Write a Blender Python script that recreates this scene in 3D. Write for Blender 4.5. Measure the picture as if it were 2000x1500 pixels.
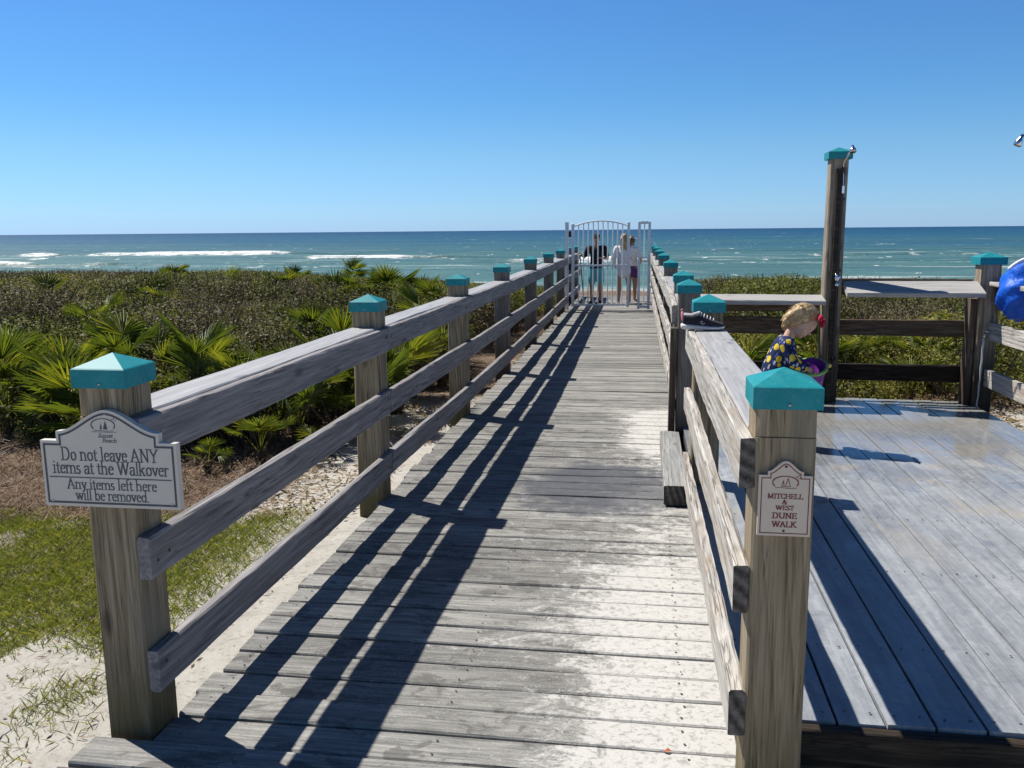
import bpy, bmesh, math, random
import numpy as np
from mathutils import Vector, Matrix

random.seed(7)
RNG = np.random.default_rng(11)
SC = bpy.context.scene
COL = SC.collection
R = math.radians
for o in list(bpy.data.objects):
    bpy.data.objects.remove(o)

# ------------------------------------------------------------------ camera
F_PX, YAW, PITCH, ROLL, CAM_H = 1717.1, 0.1480, 0.1730, -0.0090, 1.533
fwd = Vector((-math.sin(YAW) * math.cos(PITCH), math.cos(YAW) * math.cos(PITCH), -math.sin(PITCH)))
rt = Vector((math.cos(YAW), math.sin(YAW), 0))
up = rt.cross(fwd)
r2 = rt * math.cos(ROLL) + up * math.sin(ROLL)
u2 = r2.cross(fwd)
cam = bpy.data.cameras.new('camera')
cam.sensor_width = 36.0
cam.lens = 36.0 * F_PX / 2000.0
cam.clip_start = 0.05
cam.clip_end = 90000
cam_o = bpy.data.objects.new('camera', cam)
COL.objects.link(cam_o)
cam_o.matrix_world = Matrix(((r2.x, u2.x, -fwd.x, 0), (r2.y, u2.y, -fwd.y, 0), (r2.z, u2.z, -fwd.z, CAM_H), (0, 0, 0, 1)))
SC.camera = cam_o

# ------------------------------------------------------------------ sky, sun, exposure
SUN_DIR = Vector((-0.775, 0.41, 1.186)).normalized()      # towards the sun
ELEV = math.asin(SUN_DIR.z)
ROT = math.atan2(SUN_DIR.x, SUN_DIR.y)
W = bpy.data.worlds.new('World')
SC.world = W
W.use_nodes = True
wn = W.node_tree
for n in list(wn.nodes):
    wn.nodes.remove(n)
sky = wn.nodes.new('ShaderNodeTexSky')
sky.sky_type = 'NISHITA'
sky.sun_disc = False
sky.sun_elevation = ELEV
sky.sun_rotation = ROT
sky.altitude = 0
sky.air_density = 1.0
sky.dust_density = 0.0
sky.ozone_density = 1.0
# marine air: a tint by elevation turns the model sky into the clear Gulf blue of the day
tc = wn.nodes.new('ShaderNodeTexCoord'); sx = wn.nodes.new('ShaderNodeSeparateXYZ'); wn.links.new(tc.outputs['Generated'], sx.inputs[0])
tint = wn.nodes.new('ShaderNodeValToRGB'); wn.links.new(sx.outputs[2], tint.inputs[0])
cr = tint.color_ramp
for i, (p, c) in enumerate([(0.0, (.235, .41, .89)), (.02, (.262, .445, .83)), (.083, (.272, .46, .703)), (.14, (.228, .448, .694)), (.234, (.228, .449, .708)), (.55, (.125, .21, .33))]):
    e = cr.elements[i] if i < 2 else cr.elements.new(p)
    e.position = p; e.color = (c[0], c[1], c[2], 1)
hs = wn.nodes.new('ShaderNodeVectorMath'); hs.operation = 'MULTIPLY'
h2 = wn.nodes.new('ShaderNodeVectorMath'); h2.operation = 'SCALE'; h2.inputs['Scale'].default_value = 2.0
wn.links.new(tint.outputs[0], h2.inputs[0]); wn.links.new(h2.outputs[0], hs.inputs[1])
bg = wn.nodes.new('ShaderNodeBackground')
bg.inputs['Strength'].default_value = 0.06
wo = wn.nodes.new('ShaderNodeOutputWorld')
wn.links.new(sky.outputs[0], hs.inputs[0])
wn.links.new(hs.outputs[0], bg.inputs[0])
wn.links.new(bg.outputs[0], wo.inputs[0])
sl = bpy.data.lights.new('sun', 'SUN')
sl.energy = 5.0
sl.angle = R(0.53)
sl.color = (1.0, 0.95, 0.87)
so = bpy.data.objects.new('sun', sl)
COL.objects.link(so)
so.rotation_euler = SUN_DIR.to_track_quat('Z', 'Y').to_euler()
so.location = SUN_DIR * 30
SC.view_settings.view_transform = 'Standard'
SC.view_settings.look = 'None'
SC.view_settings.exposure = 0.5
SC.view_settings.gamma = 1.0
SC.view_settings.use_curve_mapping = False

# ------------------------------------------------------------------ helpers: tags and objects
def tag(o, label=None, cat=None, group=None, kind=None):
    if label: o['label'] = label
    if cat: o['category'] = cat
    if group: o['group'] = group
    if kind: o['kind'] = kind
    return o

def thing(name, label, cat, loc=(0, 0, 0), rz=0.0, group=None):
    o = bpy.data.objects.new(name, None)
    COL.objects.link(o)
    o.location = loc
    o.rotation_euler = (0, 0, rz)
    o.empty_display_size = 0.1
    return tag(o, label, cat, group)

class MB:
    """collects faces, builds ONE mesh object"""
    def __init__(s):
        s.v, s.f, s.m, s.r = [], [], [], []
    def add(s, vs, fs, mat=0, rnd=0.0):
        b = len(s.v)
        s.v += [tuple(v) for v in vs]
        for f in fs:
            s.f.append(tuple(i + b for i in f)); s.m.append(mat); s.r.append(rnd)
    def box(s, c, d, mat=0, rnd=0.0, rot=None):
        hx, hy, hz = d[0] / 2, d[1] / 2, d[2] / 2
        vs = [Vector((x, y, z)) for x in (-hx, hx) for y in (-hy, hy) for z in (-hz, hz)]
        if rot is not None: vs = [rot @ v for v in vs]
        vs = [v + Vector(c) for v in vs]
        s.add(vs, [(0, 1, 3, 2), (4, 6, 7, 5), (0, 4, 5, 1), (2, 3, 7, 6), (0, 2, 6, 4), (1, 5, 7, 3)], mat, rnd)
    def board(s, p0, p1, w, h, side=None, n=10, jit=0.0, ch=0.004, mat=0, rnd=0.0, seed=0, taper=1.0):
        """chamfered, slightly irregular plank from p0 to p1; w along side, h along the third axis"""
        p0, p1 = Vector(p0), Vector(p1)
        ax = (p1 - p0).normalized()
        side = Vector(side) if side is not None else Vector((1, 0, 0))
        side = (side - ax * side.dot(ax)).normalized()
        upv = ax.cross(side)
        rg = random.Random(seed)
        ph = [rg.uniform(0, 6.28) for _ in range(8)]
        fq = [rg.uniform(1.5, 4.0) for _ in range(8)]
        vs, fs = [], []
        L = (p1 - p0).length
        sec = []
        for k in range(n + 1):
            t = k / n
            c = p0.lerp(p1, t)
            e = ch * 0.0 if 0 < k < n else 0
            hw, hh = w / 2, h / 2
            prof = [(-hw + ch, -hh), (hw - ch, -hh), (hw, -hh + ch), (hw, hh - ch), (hw - ch, hh), (-hw + ch, hh), (-hw, hh - ch), (-hw, -hh + ch)]
            q = []
            for i, (a, b) in enumerate(prof):
                ci = i // 2
                ja = jit * (math.sin(fq[ci] * t * L + ph[ci]) * 0.7 + rg.uniform(-.45, .45))
                jb = jit * (math.sin(fq[ci + 4] * t * L + ph[ci + 4]) * 0.7 + rg.uniform(-.45, .45))
                q.append(c + side * (a + ja) + upv * (b + jb))
            sec.append(len(vs)); vs += q
        for k in range(n):
            a, b = sec[k], sec[k + 1]
            for i in range(8):
                j = (i + 1) % 8
                fs.append((a + i, a + j, b + j, b + i))
        fs.append(tuple(sec[0] + i for i in range(7, -1, -1)))
        fs.append(tuple(sec[n] + i for i in range(8)))
        s.add(vs, fs, mat, rnd)
    def tube(s, pts, r, seg=10, mat=0, cap=True, rnd=0.0):
        pts = [Vector(p) for p in pts]
        rs = r if isinstance(r, (list, tuple)) else [r] * len(pts)
        vs, fs = [], []
        prev = None
        for k, p in enumerate(pts):
            d = (pts[min(k + 1, len(pts) - 1)] - pts[max(k - 1, 0)]).normalized()
            if prev is None:
                a = d.orthogonal().normalized()
            else:
                a = (prev - d * prev.dot(d)).normalized()
            prev = a
            b = d.cross(a)
            for i in range(seg):
                t = 2 * math.pi * i / seg
                vs.append(p + (a * math.cos(t) + b * math.sin(t)) * rs[k])
        for k in range(len(pts) - 1):
            for i in range(seg):
                j = (i + 1) % seg
                fs.append((k * seg + i, k * seg + j, (k + 1) * seg + j, (k + 1) * seg + i))
        if cap:
            fs.append(tuple(range(seg - 1, -1, -1)))
            fs.append(tuple((len(pts) - 1) * seg + i for i in range(seg)))
        s.add(vs, fs, mat, rnd)
    def ell(s, c, rad, rot=None, nu=16, nv=10, mat=0):
        c = Vector(c); vs, fs = [], []
        for j in range(nv + 1):
            th = math.pi * j / nv
            for i in range(nu):
                ph = 2 * math.pi * i / nu
                v = Vector((rad[0] * math.sin(th) * math.cos(ph), rad[1] * math.sin(th) * math.sin(ph), rad[2] * math.cos(th)))
                if rot is not None: v = rot @ v
                vs.append(c + v)
        for j in range(nv):
            for i in range(nu):
                k = (i + 1) % nu
                fs.append((j * nu + i, (j + 1) * nu + i, (j + 1) * nu + k, j * nu + k))
        s.add(vs, fs, mat)
    def lathe(s, prof, c=(0, 0, 0), rot=None, seg=24, mat=0):
        vs, fs = [], []
        for (r, z) in prof:
            for i in range(seg):
                t = 2 * math.pi * i / seg
                v = Vector((r * math.cos(t), r * math.sin(t), z))
                if rot is not None: v = rot @ v
                vs.append(v + Vector(c))
        for k in range(len(prof) - 1):
            for i in range(seg):
                j = (i + 1) % seg
                fs.append((k * seg + i, k * seg + j, (k + 1) * seg + j, (k + 1) * seg + i))
        s.add(vs, fs, mat)
    def build(s, name, mats, parent=None, smooth=False, link=True):
        me = bpy.data.meshes.new(name)
        me.from_pydata(s.v, [], s.f)
        mats = mats if isinstance(mats, (list, tuple)) else [mats]
        for m in mats: me.materials.append(m)
        me.polygons.foreach_set('material_index', s.m)
        if any(s.r):
            at = me.attributes.new('rnd', 'FLOAT', 'FACE')
            at.data.foreach_set('value', s.r)
        if smooth: me.polygons.foreach_set('use_smooth', [True] * len(s.f))
        me.validate(); me.update()
        bm = bmesh.new(); bm.from_mesh(me)
        bmesh.ops.recalc_face_normals(bm, faces=bm.faces); bm.to_mesh(me); bm.free()
        o = bpy.data.objects.new(name, me)
        if link: COL.objects.link(o)
        if parent is not None:
            o.parent = parent
        return o

def np_mesh(name, verts, faces, mat, attrs=None, smooth=False):
    """verts (N,3), faces (M,k) numpy -> mesh"""
    me = bpy.data.meshes.new(name)
    n, m, k = len(verts), len(faces), faces.shape[1]
    me.vertices.add(n); me.vertices.foreach_set('co', np.asarray(verts, np.float32).ravel())
    me.loops.add(m * k); me.loops.foreach_set('vertex_index', np.asarray(faces, np.int32).ravel())
    me.polygons.add(m); me.polygons.foreach_set('loop_start', np.arange(m, dtype=np.int32) * k)
    me.polygons.foreach_set('loop_total', np.full(m, k, np.int32))
    if smooth: me.polygons.foreach_set('use_smooth', np.ones(m, bool))
    if attrs:
        for a, (dom, val) in attrs.items():
            at = me.attributes.new(a, 'FLOAT', dom); at.data.foreach_set('value', np.asarray(val, np.float32))
    for mm in (mat if isinstance(mat, (list, tuple)) else [mat]): me.materials.append(mm)
    me.update(); me.validate()
    return me

def link_mesh(name, me, parent=None):
    o = bpy.data.objects.new(name, me); COL.objects.link(o)
    if parent is not None: o.parent = parent
    return o

def copy_tree(o, parent=None):
    c = o.copy(); COL.objects.link(c)
    if parent is not None: c.parent = parent
    for ch in o.children: copy_tree(ch, c)
    return c

# ------------------------------------------------------------------ helpers: materials
class NT:
    def __init__(s, name):
        s.m = bpy.data.materials.new(name); s.m.use_nodes = True
        s.t = s.m.node_tree; s.t.nodes.clear()
        s.out = s.n('ShaderNodeOutputMaterial')
        s.b = s.n('ShaderNodeBsdfPrincipled')
        s.l(s.b.outputs[0], s.out.inputs[0])
    def n(s, t, **kw):
        x = s.t.nodes.new(t)
        for k, v in kw.items(): setattr(x, k, v)
        return x
    def l(s, a, b): s.t.links.new(a, b)
    def val(s, inp, v):
        if hasattr(v, 'is_output'): s.l(v, inp)
        else: inp.default_value = v
    def obj(s): return s.n('ShaderNodeTexCoord').outputs['Object']
    def pos(s): return s.n('ShaderNodeNewGeometry').outputs['Position']
    def sep(s, v):
        x = s.n('ShaderNodeSeparateXYZ'); s.l(v, x.inputs[0]); return x.outputs
    def vmath(s, op, a, b):
        x = s.n('ShaderNodeVectorMath', operation=op); s.val(x.inputs[0], a); s.val(x.inputs[1], b); return x.outputs[0]
    def math(s, op, a, b=0.0, c=None, clamp=False):
        x = s.n('ShaderNodeMath', operation=op); x.use_clamp = clamp
        s.val(x.inputs[0], a); s.val(x.inputs[1], b)
        if c is not None: s.val(x.inputs[2], c)
        return x.outputs[0]
    def noise(s, vec, scale, detail=4, rough=.55, dist=0.0, w=None):
        x = s.n('ShaderNodeTexNoise')
        if w is not None:
            x.noise_dimensions = '4D'; s.val(x.inputs['W'], w)
        s.l(vec, x.inputs['Vector'])
        x.inputs['Scale'].default_value = scale; x.inputs['Detail'].default_value = detail
        x.inputs['Roughness'].default_value = rough; x.inputs['Distortion'].default_value = dist
        return x.outputs[0]
    def ramp(s, fac, stops, interp='LINEAR'):
        x = s.n('ShaderNodeValToRGB'); cr = x.color_ramp; cr.interpolation = interp
        while len(cr.elements) > 1: cr.elements.remove(cr.elements[-1])
        for i, (p, c) in enumerate(stops):
            e = cr.elements[0] if i == 0 else cr.elements.new(p)
            e.position = p; e.color = (c[0], c[1], c[2], 1) if not isinstance(c, (int, float)) else (c, c, c, 1)
        s.l(fac, x.inputs[0]); return x.outputs[0]
    def smooth(s, v, a, b):
        x = s.n('ShaderNodeMapRange'); x.interpolation_type = 'SMOOTHSTEP'
        s.val(x.inputs['Value'], v); x.inputs['From Min'].default_value = a; x.inputs['From Max'].default_value = b
        return x.outputs[0]
    def mix(s, fac, a, b, mode='MIX'):
        x = s.n('ShaderNodeMix', data_type='RGBA', blend_type=mode)
        s.val(x.inputs[0], fac)
        for i, v in ((6, a), (7, b)):
            if hasattr(v, 'is_output'): s.l(v, x.inputs[i])
            else: x.inputs[i].default_value = (v[0], v[1], v[2], 1)
        return x.outputs[2]
    def mapping(s, vec, scale=(1, 1, 1), loc=(0, 0, 0), rot=(0, 0, 0)):
        x = s.n('ShaderNodeMapping'); s.l(vec, x.inputs[0])
        x.inputs['Scale'].default_value = scale; x.inputs['Location'].default_value = loc; x.inputs['Rotation'].default_value = rot
        return x.outputs[0]
    def bump(s, h, strength=.3, dist=.01, normal=None):
        x = s.n('ShaderNodeBump'); x.inputs['Strength'].default_value = strength; x.inputs['Distance'].default_value = dist
        s.l(h, x.inputs['Height'])
        if normal is not None: s.l(normal, x.inputs['Normal'])
        s.l(x.outputs[0], s.b.inputs['Normal']); return x.outputs[0]
    def base(s, c, rough=.6, spec=.4, metal=0.0):
        if hasattr(c, 'is_output'): s.l(c, s.b.inputs['Base Color'])
        else: s.b.inputs['Base Color'].default_value = (c[0], c[1], c[2], 1)
        s.val(s.b.inputs['Roughness'], rough)
        s.val(s.b.inputs['Specular IOR Level'], spec)
        s.b.inputs['Metallic'].default_value = metal

def plain(name, c, rough=.6, spec=.4, metal=0.0, var=.12, scale=20):
    t = NT(name)
    n = t.noise(t.obj(), scale, 4, .6)
    d = tuple(x * (1 - var) for x in c); e = tuple(min(1, x * (1 + var)) for x in c)
    t.base(t.ramp(n, [(.3, d), (.7, e)]), rough, spec, metal)
    return t.m

def wood(name, dark, mid, light, axis=2, rough=.75, spec=.25, bump=.5, rings=.35, crack=.6, blotch=None, blotch_amt=.6, moss=None, plank=False, wetdark=None, sc=1.0):
    t = NT(name)
    co = t.obj()
    rnd = t.n('ShaderNodeObjectInfo').outputs['Random']
    w = t.math('MULTIPLY', rnd, 37.0)
    if plank:
        at = t.n('ShaderNodeAttribute', attribute_name='rnd').outputs['Fac']
        w = t.math('ADD', w, t.math('MULTIPLY', at, 91.0))
    s1 = [62 * sc] * 3; s1[axis] = 2.2 * sc
    s2 = [150 * sc] * 3; s2[axis] = 5.0 * sc
    s3 = [5.0] * 3; s3[axis] = 1.3
    g1 = t.noise(t.mapping(co, s1), 1.0, 5, .62, .6, w)
    g2 = t.noise(t.mapping(co, s2), 1.0, 3, .6, .2, w)
    lo = t.noise(t.mapping(co, s3), 1.0, 4, .55, .3, w)
    wv = t.n('ShaderNodeTexWave', wave_type='BANDS', bands_direction='DIAGONAL', wave_profile='SAW')
    s4 = [10.0 * sc] * 3; s4[axis] = .8 * sc
    off = t.n('ShaderNodeCombineXYZ'); t.l(w, off.inputs[0]); t.l(w, off.inputs[1])
    t.l(t.vmath('ADD', t.mapping(co, s4), off.outputs[0]), wv.inputs['Vector'])
    wv.inputs['Scale'].default_value = 1.5; wv.inputs['Distortion'].default_value = 5.0
    wv.inputs['Detail'].default_value = 2.0; wv.inputs['Detail Scale'].default_value = 0.7
    grain = t.math('ADD', t.math('MULTIPLY', g1, .55), t.math('MULTIPLY', g2, .25))
    grain = t.math('ADD', grain, t.math('MULTIPLY', lo, .2))
    col = t.ramp(grain, [(.37, dark), (.5, mid), (.62, light)])
    s5 = [7.0 * sc] * 3; s5[axis] = 2.6 * sc
    kn = t.n('ShaderNodeTexVoronoi', feature='F1'); kn.inputs['Scale'].default_value = 1.0
    koff = t.n('ShaderNodeCombineXYZ'); t.l(t.math('MULTIPLY', w, .37), koff.inputs[axis])
    t.l(t.vmath('ADD', t.mapping(co, s5), koff.outputs[0]), kn.inputs['Vector'])
    kd = t.smooth(kn.outputs['Distance'], .17, .05)
    col = t.mix(t.math('MULTIPLY', kd, .65), col, tuple(x * .45 for x in dark))
    rg = t.ramp(wv.outputs['Fac'], [(0.0, 1.0), (.75, .8), (.95, .45), (1.0, .9)])
    col = t.mix(rings, col, rg, 'MULTIPLY')
    s6 = [30 * sc] * 3; s6[axis] = .9 * sc
    cn = t.noise(t.mapping(co, s6), 1.0, 3, .6, .9, t.math('ADD', w, 5.0))
    ck = t.math('MULTIPLY', t.smooth(t.math('ABSOLUTE', t.math('SUBTRACT', cn, .5)), .022, .006), t.smooth(lo, .42, .56))
    ck = t.math('MAXIMUM', ck, t.smooth(g2, .36, .29))
    col = t.mix(t.math('MULTIPLY', ck, crack), col, tuple(x * .25 for x in dark))
    if blotch:
        bl = t.smooth(t.noise(t.mapping(co, s3), 1.4, 5, .65, .5, t.math('ADD', w, 11.0)), .5, .66)
        col = t.mix(t.math('MULTIPLY', bl, blotch_amt), col, blotch)
    if plank:
        br = t.math('ADD', t.math('MULTIPLY', at, .34), .83)
        cb = t.n('ShaderNodeCombineColor')
        for i in range(3): t.l(br, cb.inputs[i])
        col = t.mix(1.0, col, cb.outputs[0], 'MULTIPLY')
    if moss:
        z = t.sep(t.pos())[2]
        mz = t.math('ADD', z, t.math('MULTIPLY', t.math('SUBTRACT', t.noise(t.mapping(co, (9, 9, 2.0)), 1.0, 5, .7, .4, w), .5), moss[2]))
        mm = t.smooth(mz, moss[1], moss[0])
        col = t.mix(t.math('MULTIPLY', mm, .85), col, moss[3])
    t.base(col, rough, spec)
    h = t.math('SUBTRACT', t.math('ADD', g1, t.math('MULTIPLY', g2, .6)), t.math('MULTIPLY', ck, .8))
    t.bump(h, bump, .004)
    return t.m

# greys of weathered pine; fresh tan of posts; dark wet wood under the showers
M = {}
M['rail_left'] = wood('weathered_rail_wood', (.13, .122, .125), (.245, .232, .235), (.36, .345, .34), axis=1, rings=.3, blotch=(.17, .15, .13), blotch_amt=.35)
M['rail_bleached'] = wood('bleached_rail_wood', (.20, .18, .155), (.43, .405, .37), (.60, .575, .53), axis=1, rings=.35, bump=.9, blotch=(.27, .19, .115), blotch_amt=.55)
M['cap_board'] = wood('grey_cap_board_wood', (.25, .25, .255), (.335, .335, .34), (.42, .42, .42), axis=1, rings=.1, bump=.2, crack=.25, rough=.55, spec=.4)
M['post'] = wood('pine_post_wood', (.12, .088, .052), (.285, .225, .145), (.41, .345, .25), axis=2, rings=.6, bump=.6, blotch=(.22, .195, .145), blotch_amt=.7, moss=(-.05, .36, .5, (.075, .066, .025)))
M['post_far'] = wood('grey_post_wood', (.10, .085, .07), (.20, .175, .145), (.33, .30, .26), axis=2, rings=.3, blotch=(.13, .11, .09), moss=(-.05, .5, .4, (.06, .045, .03)))
M['wet_post'] = wood('wet_dark_post_wood', (.12, .09, .062), (.30, .24, .175), (.48, .41, .32), axis=2, rings=.4, rough=.6, spec=.3, blotch=(.14, .105, .072), blotch_amt=.5, moss=(.25, 1.0, .6, (.012, .008, .005)))
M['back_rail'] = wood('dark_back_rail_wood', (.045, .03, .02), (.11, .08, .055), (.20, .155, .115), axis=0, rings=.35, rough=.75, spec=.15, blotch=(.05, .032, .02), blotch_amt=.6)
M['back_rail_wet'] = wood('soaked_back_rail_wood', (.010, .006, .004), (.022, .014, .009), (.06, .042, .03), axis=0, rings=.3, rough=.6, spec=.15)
M['shelf'] = wood('grey_shelf_board_wood', (.29, .28, .265), (.37, .36, .345), (.45, .44, .43), axis=0, rings=.12, bump=.25, crack=.3, rough=.6)
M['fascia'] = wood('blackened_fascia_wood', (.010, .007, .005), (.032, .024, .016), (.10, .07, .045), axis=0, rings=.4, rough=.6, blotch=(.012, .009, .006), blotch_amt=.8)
M['trim'] = wood('brown_end_board_wood', (.045, .03, .02), (.12, .085, .06), (.22, .175, .135), axis=2, rings=.3, moss=(.1, .75, .4, (.035, .02, .013)))
M['timber'] = wood('grey_step_timber', (.16, .16, .155), (.27, .27, .26), (.37, .37, .36), axis=1, rings=.2)

def end_grain():
    t = NT('end_grain_wood')
    co = t.obj()
    wv = t.n('ShaderNodeTexWave', wave_type='RINGS', rings_direction='Y')
    t.l(t.mapping(co, (1, 1, 1), (.35, 0, .1)), wv.inputs['Vector'])
    wv.inputs['Scale'].default_value = 9.0; wv.inputs['Distortion'].default_value = 3.5; wv.inputs['Detail'].default_value = 3
    n = t.noise(co, 55, 5, .7)
    f = t.math('ADD', t.math('MULTIPLY', wv.outputs['Fac'], .25), t.math('MULTIPLY', n, .75))
    t.base(t.ramp(f, [(.28, (.035, .03, .026)), (.5, (.10, .088, .076)), (.75, (.20, .18, .16))]), .85, .2)
    t.bump(f, .6, .004)
    return t.m
M['end'] = end_grain()

def teal():
    t = NT('teal_painted_metal')
    co = t.obj()
    n = t.noise(co, 9, 5, .65); sp = t.noise(co, 90, 3, .6)
    c = t.ramp(n, [(.3, (.006, .185, .215)), (.7, (.012, .245, .28))])
    fd = t.smooth(t.noise(co, 16, 6, .7, .8), .48, .62)
    c = t.mix(t.math('MULTIPLY', fd, .30), c, (.055, .30, .33))
    c = t.mix(t.math('MULTIPLY', t.smooth(sp, .60, .72), .4), c, (.13, .36, .38))
    dirt = t.smooth(t.noise(co, 24, 6, .7), .62, .74)
    c = t.mix(t.math('MULTIPLY', dirt, .3), c, (.10, .13, .12))
    t.base(c, .5, .22); t.bump(t.noise(co, 60, 4, .6), .06, .002)
    return t.m
M['teal'] = teal()
M['screw'] = plain('zinc_screw_metal', (.42, .42, .42), .4, .5, .8)
M['nail'] = plain('rusty_nail_metal', (.045, .03, .022), .7)
M['chrome'] = plain('chrome_metal', (.7, .7, .72), .18, .5, 1.0, .05)
M['pipe'] = plain('dark_pipe_metal', (.018, .016, .015), .45, .5)
M['white_metal'] = plain('white_powder_coated_metal', (.78, .78, .80), .4, .4, 0, .04)
M['hinge'] = plain('black_hinge_metal', (.015, .015, .017), .5)

def deck_walk():
    t = NT('sandy_weathered_deck_wood')
    co = t.pos(); X, Y, Z = t.sep(co)
    at = t.n('ShaderNodeAttribute', attribute_name='rnd').outputs['Fac']
    w = t.math('MULTIPLY', at, 83.0)
    g1 = t.noise(t.mapping(co, (3.0, 85, 85)), 1.0, 5, .68, .5, w)
    g2 = t.noise(t.mapping(co, (3.5, 14, 14)), 1.0, 6, .7, .6, w)
    col = t.ramp(t.math('ADD', t.math('MULTIPLY', g1, .6), t.math('MULTIPLY', g2, .4)), [(.37, (.09, .09, .084)), (.5, (.205, .202, .190)), (.63, (.325, .32, .30))])
    br = t.math('ADD', t.math('MULTIPLY', at, .4), .8)
    cb = t.n('ShaderNodeCombineColor')
    for i in range(3): t.l(br, cb.inputs[i])
    col = t.mix(1.0, col, cb.outputs[0], 'MULTIPLY')
    pit = t.noise(t.mapping(co, (60, 110, 1)), 1.0, 4, .75, .4)
    col = t.mix(t.math('MULTIPLY', t.smooth(pit, .56, .66), .45), col, (.11, .10, .095))
    col = t.mix(t.math('MULTIPLY', t.smooth(pit, .42, .34), .4), col, (.47, .455, .43))
    # dark stains and foot marks
    st = t.smooth(t.noise(t.mapping(co, (2.2, 3.2, 1)), 1.9, 6, .68, .9), .545, .62)
    st2 = t.smooth(t.noise(t.mapping(co, (5, 7, 1), (3, 8, 0)), 1.3, 3, .5, .4), .62, .66)
    lim = t.smooth(Y, 9.5, 6.5)
    col = t.mix(t.math('MULTIPLY', t.math('MULTIPLY', t.math('MAXIMUM', st, st2), lim), .65), col, (.085, .082, .078))
    # damp patch, edge broken by noise
    wob = t.math('MULTIPLY', t.math('SUBTRACT', t.noise(t.mapping(co, (2.6, 3.4, 1)), 1.6, 6, .7), .5), 1.5)
    ex = t.math('DIVIDE', t.math('ADD', X, .24), .58); ey = t.math('DIVIDE', t.math('SUBTRACT', Y, 5.15), .62)
    dd = t.math('ADD', t.math('SQRT', t.math('ADD', t.math('POWER', t.math('ABSOLUTE', ex), 2.0), t.math('POWER', t.math('ABSOLUTE', ey), 2.0))), wob)
    wet = t.smooth(dd, 1.05, .65)
    col = t.mix(t.math('MULTIPLY', wet, .85), col, (.070, .074, .086))
    # white sand blown over the right half
    s1 = t.noise(t.mapping(co, (4.5, 7.0, 1)), 1.6, 12, .80, .9)
    s2 = t.noise(t.mapping(co, (1.0, 1.4, 1), (4, 2, 0)), 1.2, 3, .5, .3)
    bias = t.math('MULTIPLY', t.smooth(X, -1.0, .15), .23)
    bias = t.math('ADD', bias, t.math('MULTIPLY', t.smooth(X, -.42, .12), .17))
    near = t.math('SUBTRACT', 1.0, t.smooth(Y, 3.4, 5.2))
    mid = t.math('MULTIPLY', t.smooth(Y, 5.6, 6.3), t.math('SUBTRACT', 1.0, t.smooth(Y, 7.0, 7.9)))
    mid = t.math('MULTIPLY', mid, t.smooth(X, -.55, .15))
    yb = t.math('MAXIMUM', t.math('MULTIPLY', near, .98), t.math('MAXIMUM', t.math('MULTIPLY', mid, 1.05), t.math('MULTIPLY', t.smooth(Y, 8.2, 5.5), .52)))
    amt = t.math('ADD', t.math('MULTIPLY', bias, yb), t.math('ADD', t.math('MULTIPLY', s1, 1.05), t.math('SUBTRACT', t.math('MULTIPLY', s2, .35), .20)))
    cl = t.noise(t.mapping(co, (38, 44, 1)), 1.0, 8, .80, .5)
    amt = t.math('ADD', amt, t.math('MULTIPLY', t.math('SUBTRACT', cl, .5), .42))
    sand = t.math('MULTIPLY', t.smooth(amt, .61, .78), t.math('SUBTRACT', 1.0, t.math('MULTIPLY', t.smooth(cl, .48, .36), .55)))
    grains = t.noise(co, 420, 3, .7)
    gsp = t.smooth(t.noise(co, 150, 4, .75), .50, .58)
    dust = t.math('MULTIPLY', t.smooth(amt, .5, .7), t.math('MULTIPLY', gsp, .8))
    sand = t.math('MULTIPLY', t.math('MAXIMUM', sand, dust), t.math('SUBTRACT', 1.0, t.math('MULTIPLY', wet, .8)))
    sc_ = t.ramp(grains, [(.3, (.44, .43, .405)), (.7, (.60, .59, .565))])
    col = t.mix(t.math('MULTIPLY', sand, .92), col, sc_)
    t.base(col, t.math('SUBTRACT', .82, t.math('MULTIPLY', wet, .2)), .2)
    h = t.math('ADD', t.math('MULTIPLY', g1, .6), t.math('ADD', t.math('MULTIPLY', sand, .9), t.math('MULTIPLY', grains, .25)))
    t.bump(h, .55, .005)
    return t.m
M['deck'] = deck_walk()

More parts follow.
